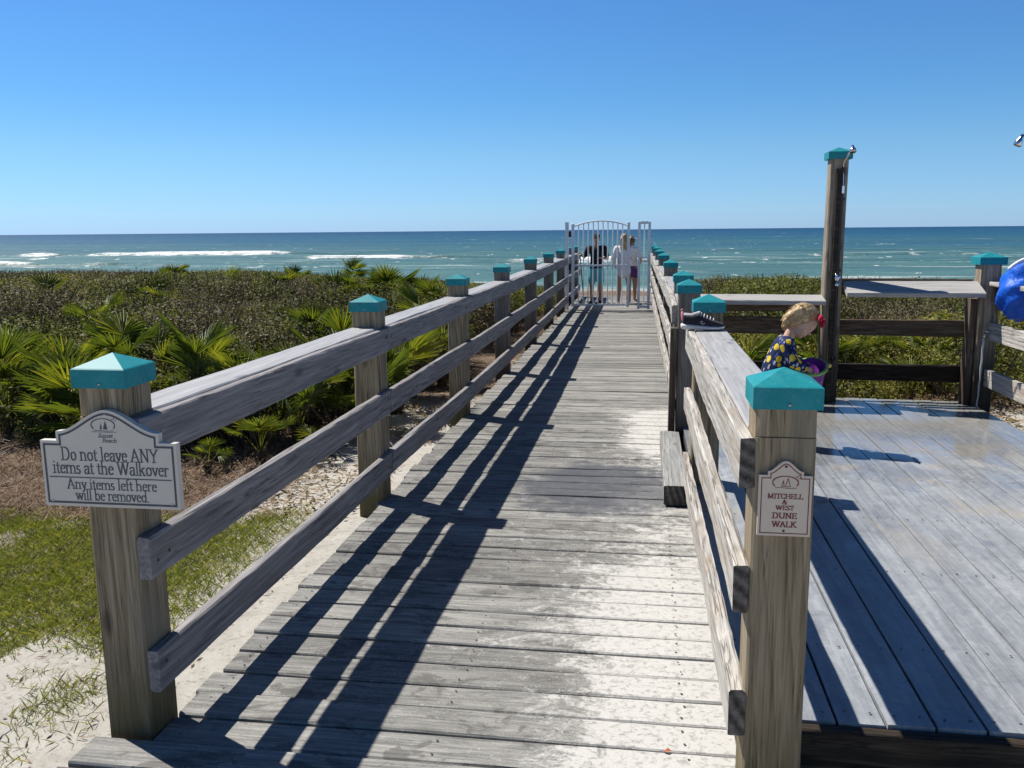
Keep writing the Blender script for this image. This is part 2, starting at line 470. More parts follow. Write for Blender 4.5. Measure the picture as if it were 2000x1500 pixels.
def deck_shower():
    t = NT('damp_grey_deck_boards')
    co = t.pos(); X, Y, Z = t.sep(co)
    at = t.n('ShaderNodeAttribute', attribute_name='rnd').outputs['Fac']
    w = t.math('MULTIPLY', at, 83.0)
    g1 = t.noise(t.mapping(co, (34, 1.5, 34)), 1.0, 5, .65, .4, w)
    sc = t.noise(t.mapping(co, (17, 10, 1), (0, 0, 0), (0, 0, .5)), 1.0, 10, .82, .9)
    lo = t.noise(t.mapping(co, (1.6, 1.3, 1)), 1.1, 4, .55, .4)
    f = t.math('ADD', t.math('MULTIPLY', g1, .35), t.math('ADD', t.math('MULTIPLY', sc, .4), t.math('MULTIPLY', lo, .25)))
    col = t.ramp(f, [(.40, (.165, .175, .19)), (.5, (.255, .272, .292)), (.60, (.37, .39, .41))])
    br = t.math('ADD', t.math('MULTIPLY', at, .16), .92)
    cb = t.n('ShaderNodeCombineColor')
    for i in range(3): t.l(br, cb.inputs[i])
    col = t.mix(1.0, col, cb.outputs[0], 'MULTIPLY')
    tan = t.math('MULTIPLY', t.smooth(t.noise(t.mapping(co, (1.7, 1.1, 1), (2.2, 1, 0)), 1.3, 6, .65, .6), .5, .64), t.smooth(Y, 3.3, 4.8))
    tan = t.math('MAXIMUM', tan, t.math('MULTIPLY', t.smooth(t.math('ADD', Y, t.math('MULTIPLY', sc, .7)), 6.3, 7.0), .7))
    col = t.mix(t.math('MULTIPLY', tan, .6), col, (.36, .315, .24))
    sp = t.smooth(t.noise(t.mapping(co, (1, 1, 1)), 60, 3, .6), .68, .74)
    col = t.mix(t.math('MULTIPLY', sp, .5), col, (.15, .15, .15))
    wetn = t.noise(t.mapping(co, (1.1, .9, 1), (.4, .2, 0)), 1.3, 5, .6, .5)
    wet = t.smooth(t.math('ADD', wetn, t.math('MULTIPLY', t.smooth(Y, 4.2, 6.6), .28)), .58, .66)
    col = t.mix(t.math('MULTIPLY', wet, .25), col, (.12, .13, .145))
    rough = t.math('SUBTRACT', t.math('ADD', .30, t.math('MULTIPLY', sc, .2)), t.math('MULTIPLY', wet, .26), clamp=True)
    t.base(col, rough, t.math('ADD', .5, t.math('MULTIPLY', wet, .1)))
    t.bump(t.math('MULTIPLY', t.math('ADD', g1, sc), t.math('SUBTRACT', 1.0, t.math('MULTIPLY', wet, .85))), .3, .003)
    return t.m
M['deck2'] = deck_shower()

def sand_ground():
    t = NT('dune_sand_and_litter')
    co = t.pos(); X, Y, Z = t.sep(co)
    gr = t.noise(co, 260, 3, .7); md = t.noise(co, 9, 6, .65, .5); lo = t.noise(co, 1.3, 4, .6, .4)
    sand = t.ramp(t.math('ADD', t.math('MULTIPLY', gr, .5), t.math('MULTIPLY', md, .5)), [(.3, (.27, .25, .215)), (.5, (.43, .41, .37)), (.7, (.50, .48, .445))])
    fl = t.smooth(t.noise(t.mapping(co, (1, 1.4, 1)), 34, 4, .7, .8), .56, .64)
    sand = t.mix(t.math('MULTIPLY', fl, .55), sand, (.19, .14, .10))
    # soil under the lawn, straw mulch, leaf litter under the scrub
    side = t.math('SUBTRACT', 1.0, t.smooth(X, -2.9, -2.2))
    dirt = t.ramp(md, [(.3, (.10, .075, .05)), (.7, (.22, .17, .12))])
    litter = t.ramp(t.noise(t.mapping(co, (1, 1, 1)), 46, 5, .75, 1.2), [(.3, (.05, .033, .02)), (.55, (.17, .115, .075)), (.75, (.30, .23, .16))])
    wob = t.math('MULTIPLY', t.math('SUBTRACT', lo, .5), 1.6)
    yy = t.math('ADD', Y, wob)
    lm = t.math('MULTIPLY', t.smooth(yy, 4.55, 4.75), t.smooth(t.math('ADD', X, wob), -2.35, -2.65))
    far = t.smooth(t.math('ADD', yy, t.math('MULTIPLY', md, .8)), 8.2, 9.2)
    dunes = t.smooth(Y, 26, 32)
    lm = t.math('MULTIPLY', t.math('MAXIMUM', lm, far), t.math('SUBTRACT', 1.0, dunes))
    col = t.mix(t.math('MULTIPLY', lm, t.smooth(md, .3, .45)), sand, litter)
    gm = t.math('MULTIPLY', t.math('MULTIPLY', t.smooth(t.math('ADD', t.math('MULTIPLY', wob, .35), Y), 2.95, 3.4), t.smooth(yy, 4.8, 4.5)), t.smooth(t.math('ADD', X, t.math('MULTIPLY', wob, .5)), -2.05, -2.4))
    col = t.mix(t.math('MULTIPLY', gm, .6), col, dirt)
    t.base(col, .9, .2)
    t.bump(t.math('ADD', t.math('MULTIPLY', gr, .3), t.math('ADD', md, t.math('MULTIPLY', lm, t.noise(co, 60, 4, .7)))), .7, .02)
    return t.m
M['sand'] = sand_ground()

def leaf_mat(name, dark, mid, light, trans=.3, rough=.4, spec=.5, dead=None):
    t = NT(name)
    at = t.n('ShaderNodeAttribute', attribute_name='lrnd').outputs['Fac']
    oi = t.n('ShaderNodeObjectInfo').outputs['Random']
    f = t.math('ADD', t.math('MULTIPLY', at, .75), t.math('MULTIPLY', oi, .25))
    st = [(0.0, dark), (.45, mid), (.86, light)]
    if dead: st.append((.95, dead))
    col = t.ramp(f, st)
    t.base(col, rough, spec)
    tr = t.n('ShaderNodeBsdfTranslucent')
    t.l(t.mix(1.0, col, (1.35, 1.35, .6), 'MULTIPLY'), tr.inputs[0])
    mx = t.n('ShaderNodeMixShader'); mx.inputs[0].default_value = trans
    t.l(t.b.outputs[0], mx.inputs[1]); t.l(tr.outputs[0], mx.inputs[2]); t.l(mx.outputs[0], t.out.inputs[0])
    return t.m
M['frond'] = leaf_mat('palmetto_leaf', (.030, .058, .012), (.11, .145, .022), (.32, .30, .04), .40, .5, .3)
M['frond_dead'] = leaf_mat('dry_palmetto_leaf', (.12, .08, .045), (.25, .18, .11), (.40, .33, .24), .2, .7, .2)
M['bush_green'] = leaf_mat('scrub_leaf_green', (.034, .048, .014), (.092, .108, .028), (.19, .19, .05), .25, .62, .15, (.15, .14, .06))
M['bush_grey'] = leaf_mat('scrub_leaf_grey', (.045, .042, .024), (.115, .102, .056), (.22, .19, .12), .18, .65, .12, (.17, .14, .09))
M['bush_yellow'] = leaf_mat('scrub_leaf_yellow', (.06, .072, .016), (.16, .17, .034), (.28, .25, .06), .28, .6, .15, (.22, .17, .075))
M['grass'] = leaf_mat('lawn_grass_blade', (.065, .10, .02), (.165, .20, .038), (.31, .30, .09), .35, .5, .35, (.38, .31, .18))
M['straw'] = leaf_mat('pine_straw', (.06, .036, .022), (.15, .095, .062), (.30, .21, .15), .05, .7, .2)
M['twig'] = plain('dry_twig_bark', (.13, .105, .085), .85, .2, 0, .4, 8)
M['trunk'] = plain('shaggy_palmetto_trunk', (.07, .048, .03), .9, .2, 0, .5, 40)

# ------------------------------------------------------------------ terrain
def hsh(ix, iy, s):
    h = np.sin(ix * 127.1 + iy * 311.7 + s * 74.7) * 43758.5453
    return h - np.floor(h)
def vnoise(x, y, s=0):
    ix, iy = np.floor(x), np.floor(y); fx, fy = x - ix, y - iy
    fx = fx * fx * (3 - 2 * fx); fy = fy * fy * (3 - 2 * fy)
    a = hsh(ix, iy, s); b = hsh(ix + 1, iy, s); c = hsh(ix, iy + 1, s); d = hsh(ix + 1, iy + 1, s)
    return a * (1 - fx) * (1 - fy) + b * fx * (1 - fy) + c * (1 - fx) * fy + d * fx * fy
def sst(a, b, x):
    t = np.clip((x - a) / (b - a), 0, 1); return t * t * (3 - 2 * t)
SEA_Z = -6.0
def terr(x, y):
    x = np.asarray(x, float); y = np.asarray(y, float)
    z = -.10 + (vnoise(x * .6, y * .6, 1) - .5) * .16 + (vnoise(x * 2.3, y * 2.3, 2) - .5) * .07 + (vnoise(x * 7, y * 7, 3) - .5) * .045
    z = z - .07 * sst(-2.1, -3.2, x)
    edge = sst(.55, 0.0, np.abs(x + 1.62))                       # sand heaped against the boardwalk
    z = z + edge * (.035) * sst(9, 5, y)
    z = z + (vnoise(x * .12, y * .12, 5) - .5) * .4 * sst(9, 16, y)
    under = sst(2.2, 1.6, np.abs(x + .6)) * (y < 22) + ((x > -1.5) & (x < 3.2) & (y < 7.6))            # below the decks
    z = np.where(under > .01, np.minimum(z, z * (1 - np.clip(under, 0, 1)) - .10 * np.clip(under, 0, 1)), z)
    drop = sst(24, 60, y)
    z = z * (1 - drop) + (SEA_Z + .9) * drop
    z = z - 2.6 * sst(60, 130, y)
    return z
xs = np.concatenate([-np.geomspace(9000, 12, 40), np.arange(-11.5, -1.4, .07), np.arange(-1.4, 9, .35), np.geomspace(9.2, 9000, 40)])
ys = np.concatenate([-np.geomspace(800, 4, 14), np.arange(-3.5, 1.5, .4), np.arange(1.5, 9.5, .07), np.arange(9.5, 30, .5), np.arange(30, 135, 3.0)])
gx, gy = np.meshgrid(xs, ys)
gz = terr(gx, gy)
V = np.stack([gx.ravel(), gy.ravel(), gz.ravel()], 1)
ny, nx = gx.shape
idx = np.arange(ny * nx).reshape(ny, nx)
Fq = np.stack([idx[:-1, :-1].ravel(), idx[:-1, 1:].ravel(), idx[1:, 1:].ravel(), idx[1:, :-1].ravel()], 1)
tag(link_mesh('ground', np_mesh('ground', V, Fq, M['sand'], smooth=True)), kind='structure')

# ------------------------------------------------------------------ sea
def sea_mat():
    t = NT('sea_water')
    co = t.pos(); X, Y, Z = t.sep(co)
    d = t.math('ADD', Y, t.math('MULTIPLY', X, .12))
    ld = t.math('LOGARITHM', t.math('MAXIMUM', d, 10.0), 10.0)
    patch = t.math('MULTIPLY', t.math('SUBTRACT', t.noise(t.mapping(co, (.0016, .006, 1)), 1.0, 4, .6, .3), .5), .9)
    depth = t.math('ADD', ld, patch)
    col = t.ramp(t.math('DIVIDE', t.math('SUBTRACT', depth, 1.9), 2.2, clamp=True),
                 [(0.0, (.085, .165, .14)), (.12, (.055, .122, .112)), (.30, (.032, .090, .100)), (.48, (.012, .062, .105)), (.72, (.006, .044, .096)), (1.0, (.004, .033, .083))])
    # wave relief at three ranges
    def waves(sx, sy, det=4):
        return t.noise(t.mapping(co, (sx, sy, 1), (0, 0, 0), (0, 0, -.06)), 1.0, det, .62, .5)
    w1 = waves(.5, .30); w2 = waves(.025, .11); w3 = waves(.004, .022)
    fa = t.smooth(ld, 2.8, 2.2)
    h = t.math('ADD', t.math('MULTIPLY', t.math('MULTIPLY', w1, fa), .5), t.math('ADD', t.math('MULTIPLY', w2, 1.6), t.math('MULTIPLY', w3, 5.0)))
    # chop: facets turned away from the sky look darker and greener, so the body colour wanders with them
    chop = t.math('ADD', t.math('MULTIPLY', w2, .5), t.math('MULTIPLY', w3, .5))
    # foam
    wob = t.math('MULTIPLY', t.math('SUBTRACT', t.noise(t.mapping(co, (.012, .004, 1)), 1.0, 3, .5), .5), 46.0)
    dw = t.math('ADD', Y, t.math('ADD', wob, t.math('MULTIPLY', X, .10)))
    rag = t.math('MULTIPLY', t.math('SUBTRACT', t.noise(t.mapping(co, (.05, .12, 1)), 1.0, 5, .7), .5), 34.0)
    def band(c, wd): return t.smooth(t.math('ABSOLUTE', t.math('ADD', rag, t.math('SUBTRACT', dw, c))), wd, wd * .15)
    along = t.noise(t.mapping(co, (.016, .010, 1), (3.3, 0, 0)), 1.0, 2, .5)
    brk = t.noise(t.mapping(co, (.10, .16, 1)), 1.0, 6, .75, .8)
    b1 = t.math('MULTIPLY', band(226, 17), t.smooth(t.math('ADD', along, t.math('MULTIPLY', t.math('SUBTRACT', brk, .5), .75)), .54, .66))
    along2 = t.noise(t.mapping(co, (.011, .01, 1), (9.1, 4, 0)), 1.0, 2, .5)
    b2 = t.math('MULTIPLY', band(322, 26), t.smooth(t.math('ADD', along2, t.math('MULTIPLY', t.math('SUBTRACT', brk, .5), .8)), .58, .69))
    b3 = t.math('MULTIPLY', t.smooth(dw, 128, 100), t.smooth(t.noise(t.mapping(co, (.10, .30, 1)), 1.0, 6, .75, .6), .44, .56))
    wc = t.noise(t.mapping(co, (.26, .085, 1), (1, 5, 0)), 1.0, 3, .6, .4)
    caps = t.math('MULTIPLY', t.smooth(wc, .66, .71), t.math('MULTIPLY', t.smooth(ld, 2.95, 2.6), .75))
    wc2 = t.noise(t.mapping(co, (.09, .018, 1), (7, 2, 0)), 1.0, 3, .6, .4)
    caps = t.math('MAXIMUM', caps, t.math('MULTIPLY', t.smooth(wc2, .67, .72), t.math('MULTIPLY', t.smooth(ld, 2.6, 2.9), .55)))
    streak = t.math('MULTIPLY', t.smooth(t.noise(t.mapping(co, (.02, .13, 1), (2, 2, 0)), 1.0, 6, .7, .4), .55, .66), t.math('MULTIPLY', t.smooth(ld, 2.65, 2.35), .40))
    fo = t.n('ShaderNodeAttribute', attribute_name='foam').outputs['Fac']
    turb = t.noise(t.mapping(co, (.16, .10, 1.3)), 1.0, 9, .82, 1.2)
    fo = t.smooth(t.math('ADD', fo, t.math('MULTIPLY', t.math('SUBTRACT', turb, .5), 3.0)), .50, .85)
    foam = t.math('MAXIMUM', t.math('MAXIMUM', fo, t.math('MULTIPLY', b2, .0)), t.math('MAXIMUM', b3, t.math('MAXIMUM', caps, streak)))
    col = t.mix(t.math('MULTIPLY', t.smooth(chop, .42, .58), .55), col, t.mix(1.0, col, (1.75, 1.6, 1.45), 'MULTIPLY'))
    col = t.mix(foam, col, (.72, .74, .74))
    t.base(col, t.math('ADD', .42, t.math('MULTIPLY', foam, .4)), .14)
    t.bump(h, .85, 1.0)
    return t.m
M['sea'] = sea_mat()
sy = np.concatenate([np.arange(70, 360, 1.6), np.geomspace(362, 40000, 110)])
st = np.linspace(-1.35, 1.35, 241)
gy, gt = np.meshgrid(sy, st, indexing='ij')
gx = gt * (gy + 25)
def ridge(c, wd, y): return np.exp(-((y - c) / wd) ** 2)
foam = np.zeros_like(gx); gz = SEA_Z + (vnoise(gx * .06, gy * .13, 4) - .5) * .35 * sst(600, 200, gy)
for c, hh, wd, seed, f0, thr, sk in ((214, 1.1, 5.0, 3, .020, .56, -.06), (246, .8, 4.0, 8, .030, .58, -.02), (312, 1.2, 6.0, 13, .016, .60, -.10), (410, .9, 6.0, 21, .020, .66, .03)):
    wob = (vnoise(gx * .013 + seed, gx * 0 + seed, 9) - .5) * 26 - gx * sk
    amp = sst(thr, thr + .22, vnoise(gx * f0 + seed * 3.1, gx * 0 + seed, 12) * .75 + .25 * vnoise(gx * f0 * 5, gx * 0 + seed, 14))
    dlt = gy - c - wob
    prof = np.where(dlt < 0, np.exp(-(dlt / (wd * .55)) ** 2), np.exp(-(dlt / (wd * 1.3)) ** 2))
    gz = gz + prof * hh * (.25 + .75 * amp)
    tail = np.where(dlt < 0, np.exp(-(dlt / (wd * 1.8)) ** 2), np.exp(-(dlt / (wd * .8)) ** 2))
    foam = np.maximum(foam, amp * tail * .9)
    thin = sst(.35, .6, vnoise(gx * f0 * .8 + 7, gx * 0 + seed, 31)) * np.exp(-((dlt + 9) / 2.2) ** 2) * .55
    foam = np.maximum(foam, thin * (c < 300))
foam = np.maximum(foam, sst(116, 96, gy) * .75)
V = np.stack([gx.ravel(), gy.ravel(), gz.ravel()], 1)
ny, nx = gx.shape; idx = np.arange(ny * nx).reshape(ny, nx)
Fq = np.stack([idx[:-1, :-1].ravel(), idx[:-1, 1:].ravel(), idx[1:, 1:].ravel(), idx[1:, :-1].ravel()], 1)
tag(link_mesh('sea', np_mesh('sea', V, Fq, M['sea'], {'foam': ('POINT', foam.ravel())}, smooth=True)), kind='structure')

# ------------------------------------------------------------------ boardwalk deck (setting)
PITCH_B = .148
mb = MB(); nails = MB()
k = 0
y = 1.10
def nail(x, y, z):
    r = .0045
    nails.add([(x + r * math.cos(a), y + r * math.sin(a), z) for a in [i * math.pi / 3 for i in range(6)]], [(0, 1, 2, 3, 4, 5)])
while y < 20.7:
    wide = y < 2.26
    xl = -1.66 + random.uniform(-.012, .012) if wide else -1.472 + random.uniform(-.014, .014)
    xr = 3.0 if wide else .31
    z = -.019 + random.uniform(-.003, .003)
    tilt = random.uniform(-.003, .003)
    cy = y + PITCH_B / 2
    mb.board((xl, cy + random.uniform(-.003, .003), z + tilt), (xr, cy + random.uniform(-.003, .003), z - tilt), PITCH_B - random.uniform(.007, .013), .038, side=(0, 1, 0), n=12 if y < 9 else 4, jit=.0016, ch=.005, rnd=random.random() * .98 + .01, seed=k)
    if y < 9.5:
        for x in ((-1.40, -.60, .15) if not wide else (-1.5, -.60, .15)):
            for s in (-.035, .035): nail(x + random.uniform(-.008, .008), cy + s, .0032)
    y += PITCH_B; k += 1
bw = mb.build('boardwalk', M['deck'])
tag(bw, kind='structure')
nl = nails.build('nail_heads', M['nail'], bw); nl['kind'] = 'stuff'
mb = MB()
for x in (-1.35, -.6, .2): mb.box((x, 11, -.112), (.045, 19.2, .14))
mb.box((-1.2, 1.9, -.112), (.9, .045, .14))
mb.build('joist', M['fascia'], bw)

# shower deck: boards along y, a step up from the boardwalk
mb = MB(); nails = MB()
x = .30; k = 0
while x < 2.56:
    wd = .134
    yb = 7.50 - .12 * (x - 1.6) + random.uniform(-.01, .01)
    z = .121 + random.uniform(-.0025, .0025)
    mb.board((x + wd / 2, 2.42 + random.uniform(-.004, .006), z), (x + wd / 2, yb, z), wd - .006, .038, side=(1, 0, 0), n=14, jit=.0008, ch=.0012, rnd=random.random() * .98 + .01, seed=200 + k)
    for yy in (2.47, 2.9, 3.6, 4.3, 5.0, 5.7, 6.4, 7.1):
        for s in (-.035, .035): nail(x + wd / 2 + s, yy + random.uniform(-.012, .012), .1434)
    x += wd + .0015; k += 1
XD = x
sd = mb.build('shower_deck', M['deck2'])
tag(sd, kind='structure')
nl = nails.build('nail_heads', M['nail'], sd); nl['kind'] = 'stuff'
mb = MB()
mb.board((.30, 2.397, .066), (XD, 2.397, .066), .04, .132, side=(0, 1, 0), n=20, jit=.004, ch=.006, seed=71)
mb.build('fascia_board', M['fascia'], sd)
mb = MB()
mb.board((.32, 2.48, .05), (.32, 7.35, .05), .04, .098, side=(1, 0, 0), n=8)
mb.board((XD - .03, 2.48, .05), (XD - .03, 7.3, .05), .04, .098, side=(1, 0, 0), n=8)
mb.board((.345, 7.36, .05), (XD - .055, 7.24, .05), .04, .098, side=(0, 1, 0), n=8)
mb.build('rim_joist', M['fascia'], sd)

# ------------------------------------------------------------------ railings
PW = .150
def cap_bm(mb, x, y, z0, hw=.084, sk=.054, rise=.040):
    b = .004
    v = [(x - hw, y - hw, z0), (x + hw, y - hw, z0), (x + hw, y + hw, z0), (x - hw, y + hw, z0)]
    z1 = z0 + sk
    v += [(x - hw, y - hw, z1), (x + hw, y - hw, z1), (x + hw, y + hw, z1), (x - hw, y + hw, z1)]
    h2 = hw - b
    v += [(x - h2, y - h2, z1 + b * .8), (x + h2, y - h2, z1 + b * .8), (x + h2, y + h2, z1 + b * .8), (x - h2, y + h2, z1 + b * .8)]
    v += [(x, y, z1 + rise)]
    f = [(0, 1, 5, 4), (1, 2, 6, 5), (2, 3, 7, 6), (3, 0, 4, 7), (4, 5, 9, 8), (5, 6, 10, 9), (6, 7, 11, 10), (7, 4, 8, 11), (8, 9, 12), (9, 10, 12), (10, 11, 12), (11, 8, 12)]
    # inside lip
    v += [(x - hw + .006, y - hw + .006, z0), (x + hw - .006, y - hw + .006, z0), (x + hw - .006, y + hw - .006, z0), (x - hw + .006, y + hw - .006, z0)]
    f += [(0, 13, 14, 1), (1, 14, 15, 2), (2, 15, 16, 3), (3, 16, 13, 0), (13, 16, 15, 14)]
    mb.add(v, f)

def make_post(parent, x, y, z0, ztop, mat, capz=1.093, w=PW, screw=True, seed=0, hw=.084, name='post', joint=None):
    m = MB()
    if joint:
        m.board((x, y, z0), (x, y, joint - .001), w, w, side=(1, 0, 0), n=8, jit=.0014, ch=.007, seed=seed)
        m.board((x, y, joint + .001), (x, y, capz + .01), w - .004, w - .004, side=(1, 0, 0), n=3, jit=.001, ch=.006, seed=seed + 1)
    else:
        m.board((x, y, z0), (x, y, capz + .01), w, w, side=(1, 0, 0), n=10, jit=.0014, ch=.007, seed=seed)
    p = m.build(name, mat, parent)
    m = MB(); cap_bm(m, x, y, capz, hw)
    c = m.build('post_cap', M['teal'], p)
    if screw:
        m = MB(); m.ell((x + .004, y - hw - .001, capz + .012), (.0042, .003, .0042), nu=10, nv=6)
        m.build('screw', M['screw'], c, smooth=True)
    return p

RAILZ = ((.937, .132), (.570, .132), (.208, .132))
def railing_left():
    P = [(-1.553, 2.384), (-1.530, 4.793), (-1.508, 7.136), (-1.500, 9.40), (-1.508, 11.92), (-1.53, 14.45), (-1.545, 16.75), (-1.545, 19.2), (-1.545, 20.5)]
    t = thing('wooden_railing', 'long weathered grey railing with teal post caps along the left side of the boardwalk', 'railing', (P[0][0], P[0][1], 0))
    t.location = (0, 0, 0)
    for i, (x, y) in enumerate(P):
        make_post(t, x, y, -.25, 0, M['post'] if i < 3 else M['post_far'], screw=i < 2, seed=300 + i, joint=1.006 if i == 0 else None)
    for i in range(len(P) - 1):
        (x0, y0), (x1, y1) = P[i], P[i + 1]
        a = y0 - PW / 2 if i == 0 else y0
        b = y1
        xa, xb = x0 + PW / 2 + .019, x1 + PW / 2 + .019
        for j, (z, h) in enumerate(RAILZ):
            dz0, dz1 = random.uniform(-.006, .006), random.uniform(-.006, .006)
            m = MB(); m.board((xa, a + .001, z + dz0), (xb, b - .001, z + dz1), .037, h, side=(1, 0, 0), n=26 if i < 3 else 10, jit=.0032, ch=.005, seed=400 + i * 5 + j)
            m.build('rail', M['rail_left'], t)
        m = MB(); m.board((x0 - .006, y0 + PW / 2 + .002, .985), (x1 - .006, y1 - PW / 2 - .002, .985), .155, .036, side=(1, 0, 0), n=20 if i < 3 else 8, jit=.0018, ch=.005, seed=500 + i)
        m.build('cap_board', M['cap_board'], t)
    return t
LEFT = railing_left()

for i, (x, y) in enumerate([(-1.553, 2.384), (-1.530, 4.793), (-1.508, 7.136)]):
    for z, h in RAILZ:
        for dy in ((-.035, .03) if i == 0 else (-.05, .05)):
            m = MB(); m.ell((x + PW / 2 + .0385, y + dy, z + random.uniform(-.03, .03)), (.003, .006, .006), nu=8, nv=6); m.build('nail', M['nail'], LEFT)
# near right railing (two posts, rails with cut ends facing the camera)
t = thing('wooden_railing', 'short bleached railing in the right foreground, its near post carrying the small plaque', 'railing')
X1, Y1, X2, Y2 = .358, 2.275, .352, 4.84
make_post(t, X1, Y1, -.2, 0, M['post'], seed=331, joint=1.02)
make_post(t, X2, Y2, -.2, 0, M['post'], seed=332, joint=1.03)
for j, (z, h) in enumerate(((.952, .134), (.618, .130), (.268, .130))):
    m = MB()
    xx = X1 - PW / 2 - .019
    m.board((xx, Y1 - PW / 2 + .003, z), (xx - .008, Y2 + .075, z + (-.012, -.02, -.045)[j]), .038, h, side=(1, 0, 0), n=30, jit=.0042, ch=.005, seed=610 + j)
    m.f_end = True
    o = m.build('rail', [M['rail_bleached'], M['end']], t)
    for p in o.data.polygons:
        if abs(p.normal.y) > .9 and p.center.y < Y1: p.material_index = 1
m = MB(); m.board((X1 + .008, Y1 + PW / 2 + .002, .998), (X2 + .008, Y2 - PW / 2 - .002, .985), .165, .036, side=(1, 0, 0), n=24, jit=.0015, ch=.005, seed=620)
m.build('cap_board', M['cap_board'], t)

# far right railing
t = thing('wooden_railing', 'bleached railing on the right side of the boardwalk, from the step past the gate', 'railing')
P = [(.322, 6.30), (.338, 7.62), (.318, 10.46), (.30, 13.4), (.284, 15.9), (.27, 18.4), (.262, 20.3)]
for i, (x, y) in enumerate(P):
    make_post(t, x, y, -.2, 0, M['post_far'], screw=False, seed=341 + i)
for i in range(len(P) - 1):
    (x0, y0), (x1, y1) = P[i], P[i + 1]
    xa, xb = x0 - PW / 2 - .019, x1 - PW / 2 - .019
    for j, (z, h) in enumerate(((.930, .132), (.60, .132), (.27, .132))):
        m = MB(); m.board((xa, y0 + .001, z + random.uniform(-.006, .006)), (xb, y1 - .001, z + random.uniform(-.006, .006)), .037, h, side=(1, 0, 0), n=22, jit=.004, ch=.005, seed=700 + i * 5 + j)
        m.build('rail', M['rail_bleached'], t)
    m = MB(); m.board((x0 + .01, y0 + PW / 2 + .002, .978), (x1 + .01, y1 - PW / 2 - .002, .978), .16, .036, side=(1, 0, 0), n=14, jit=.0016, ch=.005, seed=740 + i)
    m.build('cap_board', M['cap_board'], t)
m = MB(); m.board((P[0][0] - PW / 2 - .030, 6.25, .003), (P[0][0] - PW / 2 - .026, 6.25, .85), .046, .10, side=(1, 0, 0), n=6, jit=.001, seed=760)
m.build('end_board', M['trim'], t)

# step timber in the opening between the two right railings
m = MB()
m.board((.205, 4.82, .062), (.205, 6.19, .062), .135, .115, side=(1, 0, 0), n=14, jit=.002, ch=.006, seed=77)
o = m.build('step_timber', [M['timber'], M['end']])
for p in o.data.polygons:
    if p.normal.y < -.9: p.material_index = 1
tag(o, 'grey squared timber lying as a step along the opening between the two right railings', 'step')

# ------------------------------------------------------------------ shower posts, back fence, right fence
SX, SY = 1.495, 7.365
TX, TY = 2.635, 7.29
t = thing('wooden_railing', 'dark wet fence closing the back of the shower deck, grey shelf boards on top', 'railing')
def rail_x(x0, x1, y0, y1, z, h, mat, seed, name='rail', th=.037):
    m = MB(); m.board((x0, y0, z), (x1, y1, z), th, h, side=(0, 1, 0), n=14, jit=.003, ch=.005, seed=seed); m.build(name, mat, t)
BY = 7.44
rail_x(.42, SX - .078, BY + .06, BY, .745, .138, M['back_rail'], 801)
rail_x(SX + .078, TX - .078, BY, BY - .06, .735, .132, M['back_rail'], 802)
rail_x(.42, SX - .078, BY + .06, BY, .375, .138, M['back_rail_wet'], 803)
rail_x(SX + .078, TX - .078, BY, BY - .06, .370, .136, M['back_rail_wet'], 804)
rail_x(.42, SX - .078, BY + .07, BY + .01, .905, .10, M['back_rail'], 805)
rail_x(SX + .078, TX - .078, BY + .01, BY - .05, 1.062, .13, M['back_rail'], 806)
def shelf(x0, x1, yf, zf, yb, zb, seed):
    m = MB()
    c0 = Vector((x0, (yf + yb) / 2, (zf + zb) / 2)); c1 = Vector((x1, (yf + yb) / 2 - .05, (zf + zb) / 2))
    sd_ = Vector((0, yb - yf, zb - zf))
    m.board(c0, c1, sd_.length, .036, side=sd_, n=12, jit=.0016, ch=.005, seed=seed)
    m.build('shelf_board', M['shelf'], t)
shelf(.44, SX - .08, 7.16, .955, 7.42, .985, 811)
shelf(SX + .072, TX - .082, 7.10, 1.018, 7.34, 1.098, 812)

def post_with_cap(th_, x, y, z0, ztop, mat, w, hw, seed):
    m = MB(); m.board((x, y, z0), (x, y, ztop + .01), w, w, side=(1, 0, 0), n=14, jit=.0025, ch=.007, seed=seed)
    p = m.build('post', mat, th_)
    m = MB(); cap_bm(m, x, y, ztop, hw, .055, .038); m.build('post_cap', M['teal'], p)
    return p
# tall shower post
t = thing('shower_post', 'tall dark shower post with black pipe and teal cap behind the small child', 'shower post')
post_with_cap(t, SX, SY, -.1, 2.055, M['wet_post'], .135, .09, 821)
m = MB()
m.board((SX - .006, SY - .0855, .142), (SX - .006, SY - .0855, 1.98), .036, .034, side=(1, 0, 0), n=8, jit=.001, seed=5)
m.build('dark_recess_strip', M['fascia'], t)  # blackened strip added in place of the dark, wet recess behind the pipe
m = MB(); m.tube([(SX + .022, SY - .088, .30), (SX + .022, SY - .088, 1.98)], .0135, 12)
for z in (.5, 1.2, 1.75): m.box((SX + .022, SY - .083, z), (.05, .03, .02))
m.build('water_pipe', M['pipe'], t, smooth=False)
m = MB(); m.tube([(SX + .022, SY - .088, 1.98), (SX + .022, SY - .09, 2.02), (SX + .036, SY - .13, 2.06), (SX + .052, SY - .20, 2.115)], .008, 10)
m.build('shower_arm', M['chrome'], t, smooth=True)
m = MB(); m.lathe([(0, .03), (.010, .03), (.012, .015), (.022, .0), (.026, -.02), (.024, -.024), (0, -.024)], (SX + .058, SY - .215, 2.115), Matrix.Rotation(R(-28), 3, 'X'), 18)
m.build('shower_head', M['chrome'], t, smooth=True)
m = MB(); m.tube([(SX + .022, SY - .10, 1.955), (SX + .022, SY - .115, 1.94), (SX + .024, SY - .118, 1.84)], .0025, 6); m.box((SX + .024, SY - .119, 1.82), (.018, .008, .055))
m.build('pull_handle', M['chrome'], t)
